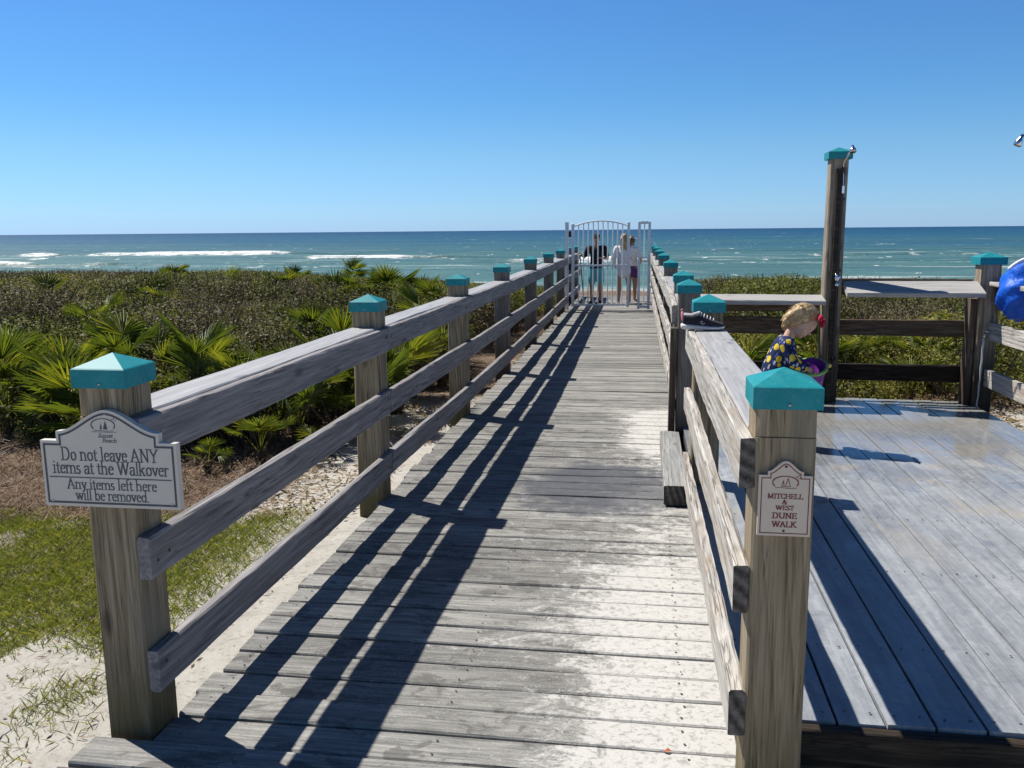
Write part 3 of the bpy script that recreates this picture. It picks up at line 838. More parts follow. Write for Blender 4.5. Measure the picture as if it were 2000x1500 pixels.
m = MB(); m.ell((SX + .022, SY - .095, 1.14), (.024, .024, .03)); m.tube([(SX + .022, SY - .10, 1.16), (SX + .0, SY - .15, 1.165)], .008, 8); m.ell((SX + .022, SY - .1, 1.09), (.02, .02, .02))
m.build('valve', M['chrome'], t, smooth=True)
m = MB(); m.tube([(SX + .02, SY - .09, .50), (SX + .02, SY - .15, .51), (SX + .02, SY - .17, .49)], .011, 10); m.lathe([(.022, 0), (.022, .012)], (SX + .02, SY - .10, .495), Matrix.Rotation(R(90), 3, 'X'), 12)
m.build('foot_tap', M['pipe'], t, smooth=True)
# foot wash post
t = thing('foot_wash_post', 'short soaked post with teal cap and running tap at the back right deck corner', 'post')
post_with_cap(t, TX, TY, -.1, 1.243, M['wet_post'], .145, .098, 822)
m = MB(); m.board((TX - .098, TY + .02, -.05), (TX - .098, TY + .02, .98), .045, .12, side=(1, 0, 0), n=8, jit=.002, seed=66); m.build('side_board', M['trim'], t)
m = MB(); m.tube([(TX + .02, TY - .072, .70), (TX - .01, TY - .12, .70), (TX - .035, TY - .135, .715), (TX - .045, TY - .14, .695)], .010, 10); m.box((TX + .0, TY - .105, .735), (.05, .012, .012))
m.build('tap', M['chrome'], t, smooth=True)
wt = NT('running_water')
wt.b.inputs['Transmission Weight'].default_value = .65; wt.base((.85, .9, .93), .18, .6); wt.b.inputs['IOR'].default_value = 1.33
M['water'] = wt.m
m = MB()
pts = [(TX - .046 - .012 * (k / 12) ** 2 + .002 * math.sin(k * 2.1), TY - .14 - .01 * (k / 12), .69 - .548 * k / 12) for k in range(13)]
m.tube(pts, [.0085 - .003 * k / 12 + .001 * math.sin(k * 1.7) for k in range(13)], 8)
o = m.build('water_stream', M['water'], smooth=True)
tag(o, 'thin stream of water falling from the tap on the foot wash post onto the deck', 'water')

# right fence of the shower deck
t = thing('wooden_railing', 'sunlit fence along the right edge of the shower deck, under the blue beach bag', 'railing')
FX = 2.66
for z, h, s in ((.735, .135, 1), (.372, .135, 2)):
    m = MB(); m.board((FX, TY - .075, z), (FX, 3.4, z), .037, h, side=(1, 0, 0), n=20, jit=.003, ch=.005, seed=830 + s); m.build('rail', M['rail_bleached'], t)
m = MB(); m.board((FX + .03, TY - .10, 1.10), (FX + .03, 3.4, 1.10), .15, .036, side=(1, 0, 0), n=16, jit=.002, ch=.005, seed=835); m.build('cap_board', M['rail_bleached'], t)
m = MB(); m.board((FX + .03, TY - .075, 1.02), (FX + .03, 3.4, 1.02), .037, .12, side=(1, 0, 0), n=16, jit=.002, ch=.005, seed=836); m.build('rail', M['back_rail'], t)
for yy in (5.0,): make_post(t, FX + .10, yy, -.1, 0, M['post_far'], capz=1.20, seed=838, screw=False)
# second shower, only its head reaches into the picture
t = thing('shower_post', 'second shower post whose chrome head pokes into the sky at the upper right edge', 'shower post')
post_with_cap(t, 2.93, 6.55, -.1, 2.055, M['wet_post'], .135, .09, 840)
m = MB(); m.tube([(2.87, 6.55, 2.02), (2.78, 6.5, 2.10), (2.58, 6.42, 2.15), (2.45, 6.36, 2.125)], .009, 10); m.build('shower_arm', M['chrome'], t, smooth=True)
m = MB(); m.lathe([(0, .035), (.011, .035), (.013, .015), (.022, -.005), (.026, -.035), (.024, -.04), (0, -.04)], (2.418, 6.34, 2.085), Matrix.Rotation(R(25), 3, 'Y'), 18); m.build('shower_head', M['chrome'], t, smooth=True)

# ------------------------------------------------------------------ gate
GY = 17.10
t = thing('gate_post', 'white square metal hinge post at the left end of the arched gate', 'gate post')
m = MB(); m.box((-1.455, GY, .83), (.065, .065, 1.66)); m.build('post', M['white_metal'], t)
m = MB(); m.box((-1.455, GY, 1.668), (.074, .074, .014)); m.build('cap', M['white_metal'], t)
gt = thing('metal_gate', 'white metal gate with arched top and slim vertical bars across the boardwalk', 'gate')
gx0, gx1 = -1.354, -.262
for x, zt in ((gx0 + .012, 1.64), (gx1 - .018, 1.665)):
    m = MB(); m.box((x, GY, (.06 + zt) / 2), (.05, .05, zt - .06)); m.ell((x, GY, zt), (.03, .03, .012), nu=12, nv=6); m.build('stile', M['white_metal'], gt)
def arch(u): return 1.60 + .095 * (1 - (2 * u - 1.02) ** 2)
m = MB(); m.tube([(gx0 + .03 + (gx1 - gx0 - .07) * u, GY, arch(u)) for u in [i / 20 for i in range(21)]], .014, 8); m.build('arched_top_rail', M['white_metal'], gt)
for z in (.855, .10):
    m = MB(); m.box(((gx0 + gx1) / 2, GY, z), (gx1 - gx0 - .07, .034, .034)); m.build('cross_rail', M['white_metal'], gt)
for i in range(10):
    u = (i + 1) / 11
    x = gx0 + .03 + (gx1 - gx0 - .07) * u
    m = MB(); m.tube([(x, GY, .084), (x, GY, arch(u) - .008)], .0115, 8); m.build('bar', M['white_metal'], gt)
for z in (1.45, .82, .2):
    m = MB(); m.box((-1.398, GY, z), (.046, .04, .11)); m.build('hinge', M['hinge'], gt)
t = thing('gate_side_panel', 'narrow white metal panel with one middle bar, right of the gate opening', 'gate panel')
for x in (-.078, .112):
    m = MB(); m.box((x, GY - .01, .845), (.05, .05, 1.65)); m.build('stile', M['white_metal'], t)
for z in (1.655, .07):
    m = MB(); m.box((.017, GY - .01, z), (.14, .045, .05)); m.build('cross_rail', M['white_metal'], t)
m = MB(); m.tube([(.017, GY - .01, .095), (.017, GY - .01, 1.63)], .011, 8); m.build('bar', M['white_metal'], t)
m = MB(); m.box((.05, GY - .045, .93), (.12, .02, .03)); m.box((.04, GY - .04, 1.0), (.14, .02, .03)); m.box((.10, GY - .055, .97), (.05, .04, .11)); m.build('latch', M['white_metal'], t)

# ------------------------------------------------------------------ lettering: broad-nib serif alphabet
def arc(cx, cy, rx, ry, a0, a1, n=14):
    return [(cx + rx * math.cos(R(a0 + (a1 - a0) * i / n)), cy + ry * math.sin(R(a0 + (a1 - a0) * i / n))) for i in range(n + 1)]
def S(x, y, h=.085): return [(x - h, y), (x + h, y)]
XH = .45
G = {
 'a': (.47, [arc(.21, .30, .15, .15, 160, 0, 10) + [(.36, .10), (.39, .02), (.45, .02)], arc(.20, .13, .14, .13, 80, 360, 14) + [(.36, .24)]]),
 'b': (.52, [[(.10, .02), (.10, .74)], S(.06, .74, .05), arc(.28, .23, .17, .22, 160, -160, 16)]),
 'c': (.43, [arc(.24, .23, .17, .22, 45, 318, 16)]),
 'd': (.54, [[(.42, .02), (.42, .74)], S(.37, .74, .05), S(.46, .02, .04), arc(.24, .23, .17, .22, 20, 340, 16)]),
 'e': (.45, [[(.08, .27), (.40, .27)], arc(.24, .23, .17, .22, 12, 320, 16)]),
 'f': (.32, [[(.14, .02), (.14, .60)] + arc(.25, .60, .11, .14, 180, 50, 6), S(.14, 0.015), [(.03, .43), (.29, .43)]]),
 'h': (.56, [[(.10, .02), (.10, .74)], S(.06, .74, .05), S(.10, .015), arc(.26, .28, .17, .17, 170, 0, 8) + [(.43, .02)], S(.43, .015)]),
 'i': (.26, [[(.13, .02), (.13, .45)], S(.09, .45, .05), S(.13, .015), [(.13, .61), (.13, .65)]]),
 'k': (.54, [[(.10, .02), (.10, .74)], S(.06, .74, .05), S(.10, .015), [(.12, .20), (.38, .43)], [(.22, .28), (.42, .02)], S(.40, .43, .07), S(.45, .015, .07)]),
 'l': (.26, [[(.13, .02), (.13, .74)], S(.09, .74, .05), S(.13, .015)]),
 'm': (.84, [[(.10, .02), (.10, .45)], S(.06, .45, .05), S(.10, .015), arc(.26, .28, .16, .17, 170, 0, 8) + [(.42, .02)], S(.42, .015), arc(.58, .28, .16, .17, 170, 0, 8) + [(.74, .02)], S(.74, .015)]),
 'n': (.56, [[(.10, .02), (.10, .45)], S(.06, .45, .05), S(.10, .015), arc(.26, .28, .17, .17, 170, 0, 8) + [(.43, .02)], S(.43, .015)]),
 'o': (.50, [arc(.25, .23, .18, .22, 0, 360, 20)]),
 'r': (.38, [[(.11, .02), (.11, .45)], S(.07, .45, .05), S(.11, .015), arc(.26, .28, .15, .16, 170, 50, 6)]),
 's': (.37, [arc(.19, .335, .11, .11, 40, 250, 9) + arc(.18, .12, .12, .115, 70, -145, 10)]),
 't': (.31, [[(.14, .58), (.14, .12)] + arc(.22, .10, .08, .085, 180, 320, 6), [(.03, .43), (.28, .43)]]),
 'u': (.55, [[(.10, .45), (.10, .16)] + arc(.25, .17, .15, .15, 180, 350, 8), [(.42, .45), (.42, .02)], S(.06, .45, .05), S(.38, .45, .05), S(.46, .02, .04)]),
 'v': (.47, [[(.06, .43), (.24, .02), (.41, .43)], S(.07, .44), S(.40, .44, .07)]),
 'w': (.70, [[(.06, .43), (.20, .02), (.35, .40), (.49, .02), (.64, .43)], S(.07, .44), S(.63, .44, .07), S(.33, .44, .06)]),
 'y': (.47, [[(.07, .43), (.25, .04)], [(.41, .43), (.21, -.10), (.10, -.18)], S(.07, .44), S(.41, .44, .07)]),
 '.': (.24, [[(.11, .02), (.11, .05)]]),
 'A': (.70, [[(.07, .015), (.34, .70)], [(.32, .70), (.62, .015)], [(.18, .25), (.49, .25)], S(.08, .012), S(.62, .012, .1)]),
 'B': (.60, [[(.13, .015), (.13, .70)], S(.10, .70), S(.10, .012), [(.13, .70)] + arc(.29, .535, .15, .16, 90, -90, 8) + [(.15, .37)], arc(.30, .19, .20, .18, 90, -90, 8) + [(.13, .01)]]),
 'C': (.66, [arc(.36, .355, .27, .34, 42, 318, 20), [(.57, .52), (.57, .64)], [(.57, .10), (.57, .20)]]),
 'D': (.74, [[(.14, .015), (.14, .70)], S(.10, .70), S(.10, .012), [(.14, .70), (.30, .70)] + arc(.32, .355, .32, .345, 90, -90, 16) + [(.14, .01)]]),
 'E': (.59, [[(.14, .015), (.14, .70)], [(.05, .70), (.51, .70)], [(.05, .012), (.53, .012)], [(.14, .37), (.42, .37)], [(.50, .60), (.50, .70)], [(.53, .012), (.53, .13)], [(.41, .31), (.41, .43)]]),
 'H': (.76, [[(.14, .015), (.14, .70)], [(.62, .015), (.62, .70)], [(.14, .37), (.62, .37)], S(.14, .70), S(.14, .012), S(.62, .70), S(.62, .012)]),
 'I': (.32, [[(.16, .015), (.16, .70)], S(.16, .70), S(.16, .012)]),
 'K': (.72, [[(.14, .015), (.14, .70)], S(.14, .70), S(.14, .012), [(.17, .33), (.55, .70)], [(.28, .42), (.60, .015)], S(.56, .70, .08), S(.62, .012, .09)]),
 'L': (.58, [[(.14, .015), (.14, .70)], S(.14, .70), [(.05, .012), (.52, .012), (.52, .16)]]),
 'M': (.90, [[(.13, .015), (.16, .70)], [(.16, .70), (.43, .02)], [(.43, .02), (.72, .70)], [(.72, .70), (.75, .015)], S(.13, .70, .07), S(.76, .70, .07), S(.13, .012), S(.75, .012)]),
 'N': (.76, [[(.14, .015), (.14, .70)], [(.14, .70), (.62, .02)], [(.62, .02), (.62, .70)], S(.11, .70), S(.62, .70), S(.14, .012)]),
 'S': (.53, [arc(.27, .53, .17, .165, 30, 250, 10) + arc(.26, .18, .19, .17, 70, -150, 12), [(.43, .56), (.43, .66)], [(.09, .06), (.09, .17)]]),
 'T': (.64, [[(.32, .015), (.32, .70)], [(.06, .70), (.58, .70)], [(.06, .58), (.06, .70)], [(.58, .58), (.58, .70)], S(.32, .012, .1)]),
 'U': (.74, [[(.14, .70), (.14, .26)] + arc(.38, .26, .24, .25, 180, 360, 14) + [(.62, .70)], S(.14, .70), S(.62, .70, .08)]),
 'W': (.98, [[(.08, .70), (.28, .02), (.49, .66), (.68, .02), (.90, .70)], S(.09, .70), S(.89, .70, .08), S(.46, .70, .08)]),
 'Y': (.68, [[(.08, .70), (.34, .34), (.61, .70)], [(.34, .34), (.34, .015)], S(.09, .70), S(.60, .70, .08), S(.34, .012, .1)]),
 '&': (.76, [[(.66, .43), (.55, .20)] + arc(.32, .18, .22, .17, -20, -200, 10) + [(.40, .50)] + arc(.33, .57, .10, .12, -10, 190, 8) + [(.62, .02), (.70, .02)]]),
 ' ': (.26, []),
}
def hull(pts):
    pts = sorted(set((round(a, 6), round(b, 6)) for a, b in pts))
    def half(ps):
        h = []
        for p in ps:
            while len(h) > 1 and (h[-1][0] - h[-2][0]) * (p[1] - h[-2][1]) - (h[-1][1] - h[-2][1]) * (p[0] - h[-2][0]) <= 0: h.pop()
            h.append(p)
        return h[:-1]
    return half(pts) + half(pts[::-1])
class Ink:
    """flat lettering pieces on a sign face: local (u, v) on the face -> world; pieces stacked by microns"""
    def __init__(s, org, ux, uz, nrm):
        s.o, s.ux, s.uz, s.n = Vector(org), Vector(ux), Vector(uz), Vector(nrm); s.k = 0; s.mb = MB()
    def poly(s, pts):
        s.k += 1
        off = s.n * (.0006 + .000004 * (s.k % 60))
        s.mb.add([s.o + s.ux * a + s.uz * b + off for a, b in pts], [tuple(range(len(pts)))])
    def stroke(s, pts, hx, hy):
        nib = [(-hx, -hy), (hx, -hy), (hx, hy), (-hx, hy)]
        if len(pts) == 1: pts = pts * 2
        for a, b in zip(pts[:-1], pts[1:]):
            s.poly(hull([(a[0] + i, a[1] + j) for i, j in nib] + [(b[0] + i, b[1] + j) for i, j in nib]))
    def text(s, txt, u, v, size, width=None, shear=0.0, hx=.045, hy=.016, anchor=.5):
        adv = sum(G[c][0] for c in txt)
        sx = size if width is None else width / adv
        x = u - adv * sx * anchor
        for c in txt:
            for st_ in G[c][1]:
                s.stroke([(x + (a + shear * b) * sx, v + b * size) for a, b in st_], hx * sx, hy * size)
            x += G[c][0] * sx
    def build(s, name, mat, parent): return s.mb.build(name, mat, parent)

def sign_board(name, outline, thick, org, mats, parent_thing, bevel=.004):
    """outline (u,v) ccw in the XZ plane, facing -Y"""
    m = MB(); n = len(outline)
    ctr = (sum(a for a, b in outline) / n, sum(b for a, b in outline) / n)
    def P(a, b, d): return (org[0] + a, org[1] + d, org[2] + b)
    m.add([P(a, b, 0) for a, b in outline], [tuple(range(n))])
    m.add([P(a, b, 0) for a, b in outline] + [P(a, b, thick) for a, b in outline], [(i, (i + 1) % n, n + (i + 1) % n, n + i) for i in range(n)])
    m.add([P(a, b, thick) for a, b in outline], [tuple(range(n - 1, -1, -1))])
    return m.build(name, mats, parent_thing)
def inset(outline, d):
    n = len(outline); out = []
    for i in range(n):
        a, b, c = Vector(outline[i - 1]), Vector(outline[i]), Vector(outline[(i + 1) % n])
        e1 = (b - a).normalized(); e2 = (c - b).normalized()
        n1 = Vector((-e1.y, e1.x)); n2 = Vector((-e2.y, e2.x))
        nn = (n1 + n2); nn = nn / max(.4, nn.dot(n1) * 1.0) if nn.length > 1e-6 else n1
        out.append(tuple(b + nn * d))
    return out
def border(ink, outline, d, wd):
    a, b = inset(outline, d), inset(outline, d + wd)
    n = len(a)
    for i in range(n):
        j = (i + 1) % n
        ink.poly([a[i], a[j], b[j], b[i]])

def sign_face_mat(name, c):
    t = NT(name); co = t.obj()
    n = t.noise(co, 14, 5, .65); d = t.smooth(t.noise(co, 6, 6, .7, .6), .58, .75)
    col = t.ramp(n, [(.3, tuple(x * .93 for x in c)), (.7, c)])
    t.base(t.mix(t.math('MULTIPLY', d, .22), col, (.33, .31, .27)), .45, .4); return t.m
M['sign'] = sign_face_mat('cream_sign_board', (.60, .565, .50))
M['plaque'] = sign_face_mat('cream_plaque_board', (.60, .51, .42))
M['ink_grey'] = plain('grey_sign_paint', (.075, .080, .10), .5, .3)
M['ink_red'] = plain('maroon_sign_paint', (.16, .025, .022), .5, .3)

# left sign: board with a rounded crest
def crest(w, hs, hsh, top, shw, n=14, crw=None):
    """half-width w, body height hs, shoulder height hsh, crest top, shoulder half width shw"""
    pts = [(-w, 0), (w, 0), (w, hs), (shw, hs), (shw, hsh)]
    for i in range(1, 2 * n):
        u = 1 - i / n            # 1..-1
        a = abs(u)
        s = 1 - (a * a * (3 - 2 * a))
        pts.append((shw * u * .985, hsh + (top - hsh) * s ** 1.0))
    pts += [(-shw, hsh), (-shw, hs), (-w, hs)]
    return pts
sg = thing('notice_sign', 'wide cream notice sign with grey lettering on the nearest left post', 'sign', (-1.53, 2.30, 0))
sg.location = (0, 0, 0)
OUT = crest(.2135, .198, .226, .292, .161)
ORG = (-1.530, 2.284, .741)
b = sign_board('sign_board', OUT, .022, ORG, M['sign'], sg)
ink = Ink(ORG, (1, 0, 0), (0, 0, 1), (0, -1, 0))
border(ink, OUT, .0085, .0062)
ink.text('Do not leave ANY', .003, .1395, .0560, .306, hx=.050, hy=.021)
ink.text('items at the Walkover', .003, .0995, .0550, .366, hx=.050, hy=.021)
ink.stroke([(-.192, .0885), (.192, .0885)], .0012, .0016)
ink.text('Any items left here', .003, .0530, .0455, .284, hx=.050, hy=.021)
ink.text('will be removed.', .003, .0195, .0455, .234, hx=.050, hy=.021)
def boat(ink, cx, cy, s, thin, solid=True):
    ink.stroke([(cx + s * a, cy + s * b) for a, b in arc(0, .12, 1.0, .52, -28, 215, 30)], thin * 1.25, thin)
    tri = [(-.0, -.22), (.38, -.22), (.20, .48)]
    tr2 = [(-.30, -.20), (-.10, -.2), (-.16, .28)]
    for tt in (tri, tr2):
        q = [(cx + s * a, cy + s * b) for a, b in tt]
        if solid: ink.poly(q)
        else: ink.stroke(q + [q[0]], thin * .7, thin * .7)
    ink.stroke([(cx + s * a, cy + s * b) for a, b in [(-.8, -.34), (-.3, -.30), (.2, -.36), (.85, -.32)]], thin * .8, thin * .6)
    ink.stroke([(cx + s * a, cy + s * b) for a, b in [(.78, .62), (.92, .60), (1.04, .76)]], thin * .8, thin * .6)
    ink.stroke([(cx + s * a, cy + s * b) for a, b in [(1.0, .48), (1.1, .48), (1.16, .58)]], thin * .7, thin * .5)
boat(ink, -.008, .243, .037, .0011)
ink.stroke([(-.045, .2265), (-.02, .2275), (.005, .2262), (.032, .2275)], .0009, .0006)
ink.text('Sunset', -.004, .2105, .017, .046, shear=.3, hx=.045, hy=.035)
ink.text('Beach', .008, .1965, .016, .046, shear=.3, hx=.045, hy=.035)
ink.build('lettering', M['ink_grey'], b)
for u, v in ((.0, .278), (-.19, .016), (.19, .016)):
    m = MB(); m.ell((ORG[0] + u, ORG[1] - .001, ORG[2] + v), (.003, .0025, .003), nu=8, nv=6); m.build('screw', M['sign'], b)

# right plaque
pq = thing('name_plaque', 'small cream plaque with maroon lettering screwed to the near right post', 'sign')
OUT = crest(.0645, .157, .167, .194, .043)
ORG = (.3595, 2.187, .770)
b = sign_board('plaque_board', OUT, .011, ORG, M['plaque'], pq)
ink = Ink(ORG, (1, 0, 0), (0, 0, 1), (0, -1, 0))
border(ink, OUT, .006, .0022)
boat(ink, .0, .1355, .031, .0009, False)
ink.text('MITCHELL', .001, .0975, .0175, .086, hx=.07, hy=.03)
ink.text('&', .0, .0830, .0155, .0125, hx=.07, hy=.03)
ink.text('WEST', .001, .0680, .0160, .045, hx=.07, hy=.03)
ink.text('DUNE', .001, .0460, .0205, .060, hx=.07, hy=.03)
ink.text('WALK', .001, .0235, .0205, .060, hx=.07, hy=.03)
ink.build('lettering', M['ink_red'], b)
for u, v in ((.0, .180), (.0, .0135)):
    m = MB(); m.ell((ORG[0] + u, ORG[1] - .001, ORG[2] + v), (.003, .0025, .003), nu=8, nv=6); m.build('screw', M['nail'], b)

# ------------------------------------------------------------------ saw palmettos
def frond_mesh(seed, lp=.5, L=.45, nseg=22, spread=230, droop=.25, mat=None, wid=.030):
    rg = random.Random(seed)
    vs, fs, rn = [], [], []
    def addq(a, b, c, d, r):
        k = len(vs); vs.extend([a, b, c, d]); fs.append((k, k + 1, k + 2, k + 3)); rn.append(r)
    # petiole
    bend = rg.uniform(-.05, .1)
    pp = [Vector((bend * math.sin(t * 2) * lp, -.10 * lp * t * t, lp * t)) for t in (0, .25, .5, .75, 1)]
    for a, b in zip(pp[:-1], pp[1:]):
        w = .006
        addq(a + Vector((-w, 0, 0)), a + Vector((w, 0, 0)), b + Vector((w, 0, 0)), b + Vector((-w, 0, 0)), .6)
        addq(a + Vector((0, -w, 0)), a + Vector((0, w, 0)), b + Vector((0, w, 0)), b + Vector((0, -w, 0)), .6)
    hub = pp[-1]
    tilt = R(rg.uniform(10, 45))
    base = rg.uniform(.15, .6)
    for i in range(nseg):
        ang = R(-spread / 2 + spread * i / (nseg - 1) + rg.uniform(-2.5, 2.5))
        d0 = Vector((math.sin(ang), 0, math.cos(ang)))
        d = Vector((d0.x, -math.sin(tilt) * max(d0.z, -.2) - .12 * abs(d0.x), d0.z * math.cos(tilt))).normalized()
        side = d.cross(Vector((0, 1, 0))).normalized()
        nrm = side.cross(d).normalized()
        l = L * (.68 + .32 * math.cos(ang * .6)) * rg.uniform(.9, 1.06)
        w = wid * rg.uniform(.85, 1.1)
        r = min(.99, max(0, base + rg.uniform(-.18, .3)))
        dr = droop * rg.uniform(.4, 1.3)
        def pt(t, s, fold):
            g = Vector((0, 0, -1)) * dr * l * t ** 3 * .5
            return hub + d * l * t + side * s + nrm * fold + g
        c = [pt(0.02, 0, 0), pt(.42, 0, -.010), pt(.78, 0, -.006), pt(1.0, 0, 0)]
        a = [pt(.02, -.004, 0), pt(.42, -w / 2, .006), pt(.78, -w * .28, .003)]
        b = [pt(.02, .004, 0), pt(.42, w / 2, .006), pt(.78, w * .28, .003)]
        addq(a[0], c[0], c[1], a[1], r); addq(c[0], b[0], b[1], c[1], r)
        addq(a[1], c[1], c[2], a[2], r * .9); addq(c[1], b[1], b[2], c[2], r * .9)
        addq(a[2], c[2], c[3], c[3], r * .9); addq(c[2], b[2], c[3], c[3], r * .9)
    q = [f if len(set(f)) == 4 else f for f in fs]
    vv = np.array([tuple(v) for v in vs]); 
    return np_mesh('frond', vv, np.array(fs), mat, {'lrnd': ('FACE', rn)})
FR = [frond_mesh(i, lp, L, n, sp, dr, M['frond']) for i, (lp, L, n, sp, dr) in enumerate([(.42, .42, 20, 170, .25), (.5, .40, 18, 130, .1), (.36, .42, 22, 210, .4), (.55, .44, 16, 100, .08), (.32, .36, 18, 180, .5), (.46, .44, 20, 150, .2)])]
FD = [frond_mesh(40 + i, .3, .34, 14, 150, 1.0, M['frond_dead'], .026) for i in range(2)]
def trunk_mesh(seed, h=.22):
    rg = random.Random(seed); m = MB()
    m.tube([(0, 0, -.12), (.01, .01, h * .5), (.0, .02, h)], [.075, .062, .045], 9)
    for i in range(26):
        a = rg.uniform(0, 6.28); z = rg.uniform(-.02, h); l = rg.uniform(.06, .16)
        p = Vector((.06 * math.cos(a), .06 * math.sin(a), z))
        m.tube([p, p + Vector((.03 * math.cos(a), .03 * math.sin(a), l * .5)), p + Vector((.05 * math.cos(a), .05 * math.sin(a), l))], [.009, .007, .003], 4, cap=False)
    o = m.build('trunk', M['trunk'], link=False); me = o.data; bpy.data.objects.remove(o); return me
TM = [trunk_mesh(i) for i in range(3)]
def palmetto(x, y, s, nf, label, group=None, dead=1, seed=0, low=25, high=75, z=None, lean=None):
    rg = random.Random(seed * 13 + 5)
    zz = float(terr(x, y)) if z is None else z
    t = thing('palmetto', label, 'palmetto', (x, y, zz), rg.uniform(0, 6.28), group)
    s *= .74; t.scale = (s, s, s)
    o = bpy.data.objects.new('trunk', rg.choice(TM)); COL.objects.link(o); o.parent = t
    for i in range(nf):
        o = bpy.data.objects.new('frond', rg.choice(FR)); COL.objects.link(o); o.parent = t
        az = 6.28 * (i + rg.uniform(-.35, .35)) / nf * (1 if nf < 8 else 2)
        k = i / max(1, nf - 1)
        tl = R(low + (high - low) * ((k * 1.7) % 1.0) + rg.uniform(-9, 9)) * .50
        o.location = (0, 0, .15)
        o.rotation_euler = (Matrix.Rotation(az, 3, 'Z') @ Matrix.Rotation(tl, 3, 'X') @ Matrix.Rotation(rg.uniform(-.5, .5), 3, 'Z')).to_euler()
        sc = rg.uniform(.8, 1.12); o.scale = (sc, sc, sc)
    for i in range(dead):
        o = bpy.data.objects.new('dead_frond', rg.choice(FD)); COL.objects.link(o); o.parent = t
        o.location = (0, 0, .10)
        o.rotation_euler = (Matrix.Rotation(rg.uniform(0, 6.28), 3, 'Z') @ Matrix.Rotation(R(rg.uniform(85, 112)), 3, 'X')).to_euler()
    return t

def ground_at(px, py, z):
    d = fwd + r2 * ((px - 1000) / F_PX) - u2 * ((py - 750) / F_PX)
    t_ = (z - CAM_H) / d.z
    return d.x * t_, d.y * t_

near_p = [  # x, y, scale, fronds, label
    (-4.15, 5.95, 1.05, 11, 'large dark green palmetto on a shaggy trunk at the left edge, beyond the mulch'),
    (-5.0, 7.0, 1.1, 10, 'tall yellow green palmetto fan standing behind the large one at the left edge'),
    (-3.62, 6.9, .95, 9, 'palmetto with upright fans rising behind the first teal post cap'),
    (-2.95, 6.75, .95, 11, 'bushy green palmetto seen over the top rail midway between the first two left posts'),
    (-2.72, 5.85, .62, 7, 'small bright yellow green palmetto with one upright fan under the top rail'),
    (-3.05, 5.70, .42, 6, 'stunted dark palmetto tuft with a bare stem in the litter below the rail'),
    (-2.36, 6.75, .85, 10, 'green palmetto pressed against the left side of the second left post'),
    (-2.85, 7.9, 1.0, 9, 'palmetto with yellow fans standing above the railing left of the second post'),
    (-2.30, 5.95, .45, 5, 'low palmetto with dry brown fans at the foot of the second left post'),
    (-2.25, 8.35, .80, 8, 'palmetto with pale narrow fans between the second and third left posts'),
    (-3.9, 8.1, .95, 9, 'broad palmetto in the scrub behind the first left post, fans spread low'),
    (-5.2, 8.9, .95, 9, 'palmetto half sunk in grey scrub at the far left'),
]
for i, (x, y, s, nf, lb) in enumerate(near_p):
    palmetto(x, y, s, nf, lb, dead=2 if i in (5, 8) else 1, seed=i + 1, low=8, high=80)
for i, (x, y) in enumerate([(-2.5, 7.35), (-3.3, 6.3), (-4.7, 6.5), (-3.85, 6.35), (-2.62, 6.35), (-3.3, 7.45), (-2.65, 9.1), (-4.55, 7.7), (-3.1, 8.8), (-2.35, 9.9), (-5.6, 7.9), (-2.2, 7.6), (-3.7, 9.6), (-5.9, 9.8), (-2.15, 6.9), (-2.75, 7.0), (-3.05, 6.45), (-2.45, 8.3), (-2.1, 9.0), (-4.4, 6.15), (-5.3, 6.6), (-2.9, 7.6)]):
    palmetto(x, y, 1.12, 8, 'yellow green palmetto crowded among others behind the left railing', 'palmettos crowded behind the left railing', i % 2, 230 + i, 3, 44)
crest_p = [(-11.6, 21.0, .62, 7, 'lone spiky palmetto standing on the dune crest against the sea at left', 1.15),
           (-5.1, 14.2, 1.0, 9, 'tall palmetto at the left end of the crest cluster before the sea', .02),
           (-4.75, 14.6, 1.05, 9, 'palmetto with tall dark fans in the middle of the crest cluster', .05),
           (-4.2, 14.3, 1.05, 9, 'palmetto towering over the rest of the crest cluster near the third post', .10),
           (-3.75, 14.9, 1.0, 8, 'palmetto at the right end of the crest cluster beside the third left cap', .02),
           (-3.3, 13.6, .9, 8, 'palmetto showing between the third and fourth teal caps', -.02)]
for i, (x, y, s, nf, lb, dz) in enumerate(crest_p):
    palmetto(x, y, s * 1.3, nf, lb, dead=0, seed=50 + i, low=3, high=46, z=float(terr(x, y)) + (dz if dz < 1 else .42))
mid_px = [(440, 575), (485, 580), (95, 610), (310, 610), (575, 548), (545, 560), (620, 640), (250, 700), (30, 690), (400, 720), (830, 640), (690, 545), (190, 640), (860, 590), (340, 555)]
for i, (px, py) in enumerate(mid_px):
    x, y = ground_at(px, py, .45)
    palmetto(x, y, 1.05, 8, 'dark green palmetto scattered in the grey scrub left of the boardwalk', 'palmettos scattered in the left scrub', 0, 80 + i, 4, 48, z=float(terr(x, y)) + .26)
right_p = [(.98, 8.55, 1.0, 11, 'bushy palmetto with drooping yellow green fans behind the back fence, left of the child'),
           (1.72, 9.0, 1.0, 9, 'palmetto with pale fans just right of the tall shower post'),
           (2.42, 8.35, .85, 8, 'small bright palmetto fan framed between the two back rails'),
           (2.35, 9.6, .95, 8, 'dark palmetto under the grey shelf board in the middle of the right scrub'),
           (2.85, 9.2, .95, 8, 'palmetto with thin pale fans directly left of the foot wash post'),
           (3.25, 6.4, 1.0, 10, 'dark green palmetto outside the right fence at the picture edge'),
           (1.15, 10.6, .95, 9, 'palmetto fans rising just right of the near right teal caps')]
for i, (x, y, s, nf, lb) in enumerate(right_p):
    palmetto(x, y, s, nf, lb, dead=1, seed=120 + i, low=8, high=70)
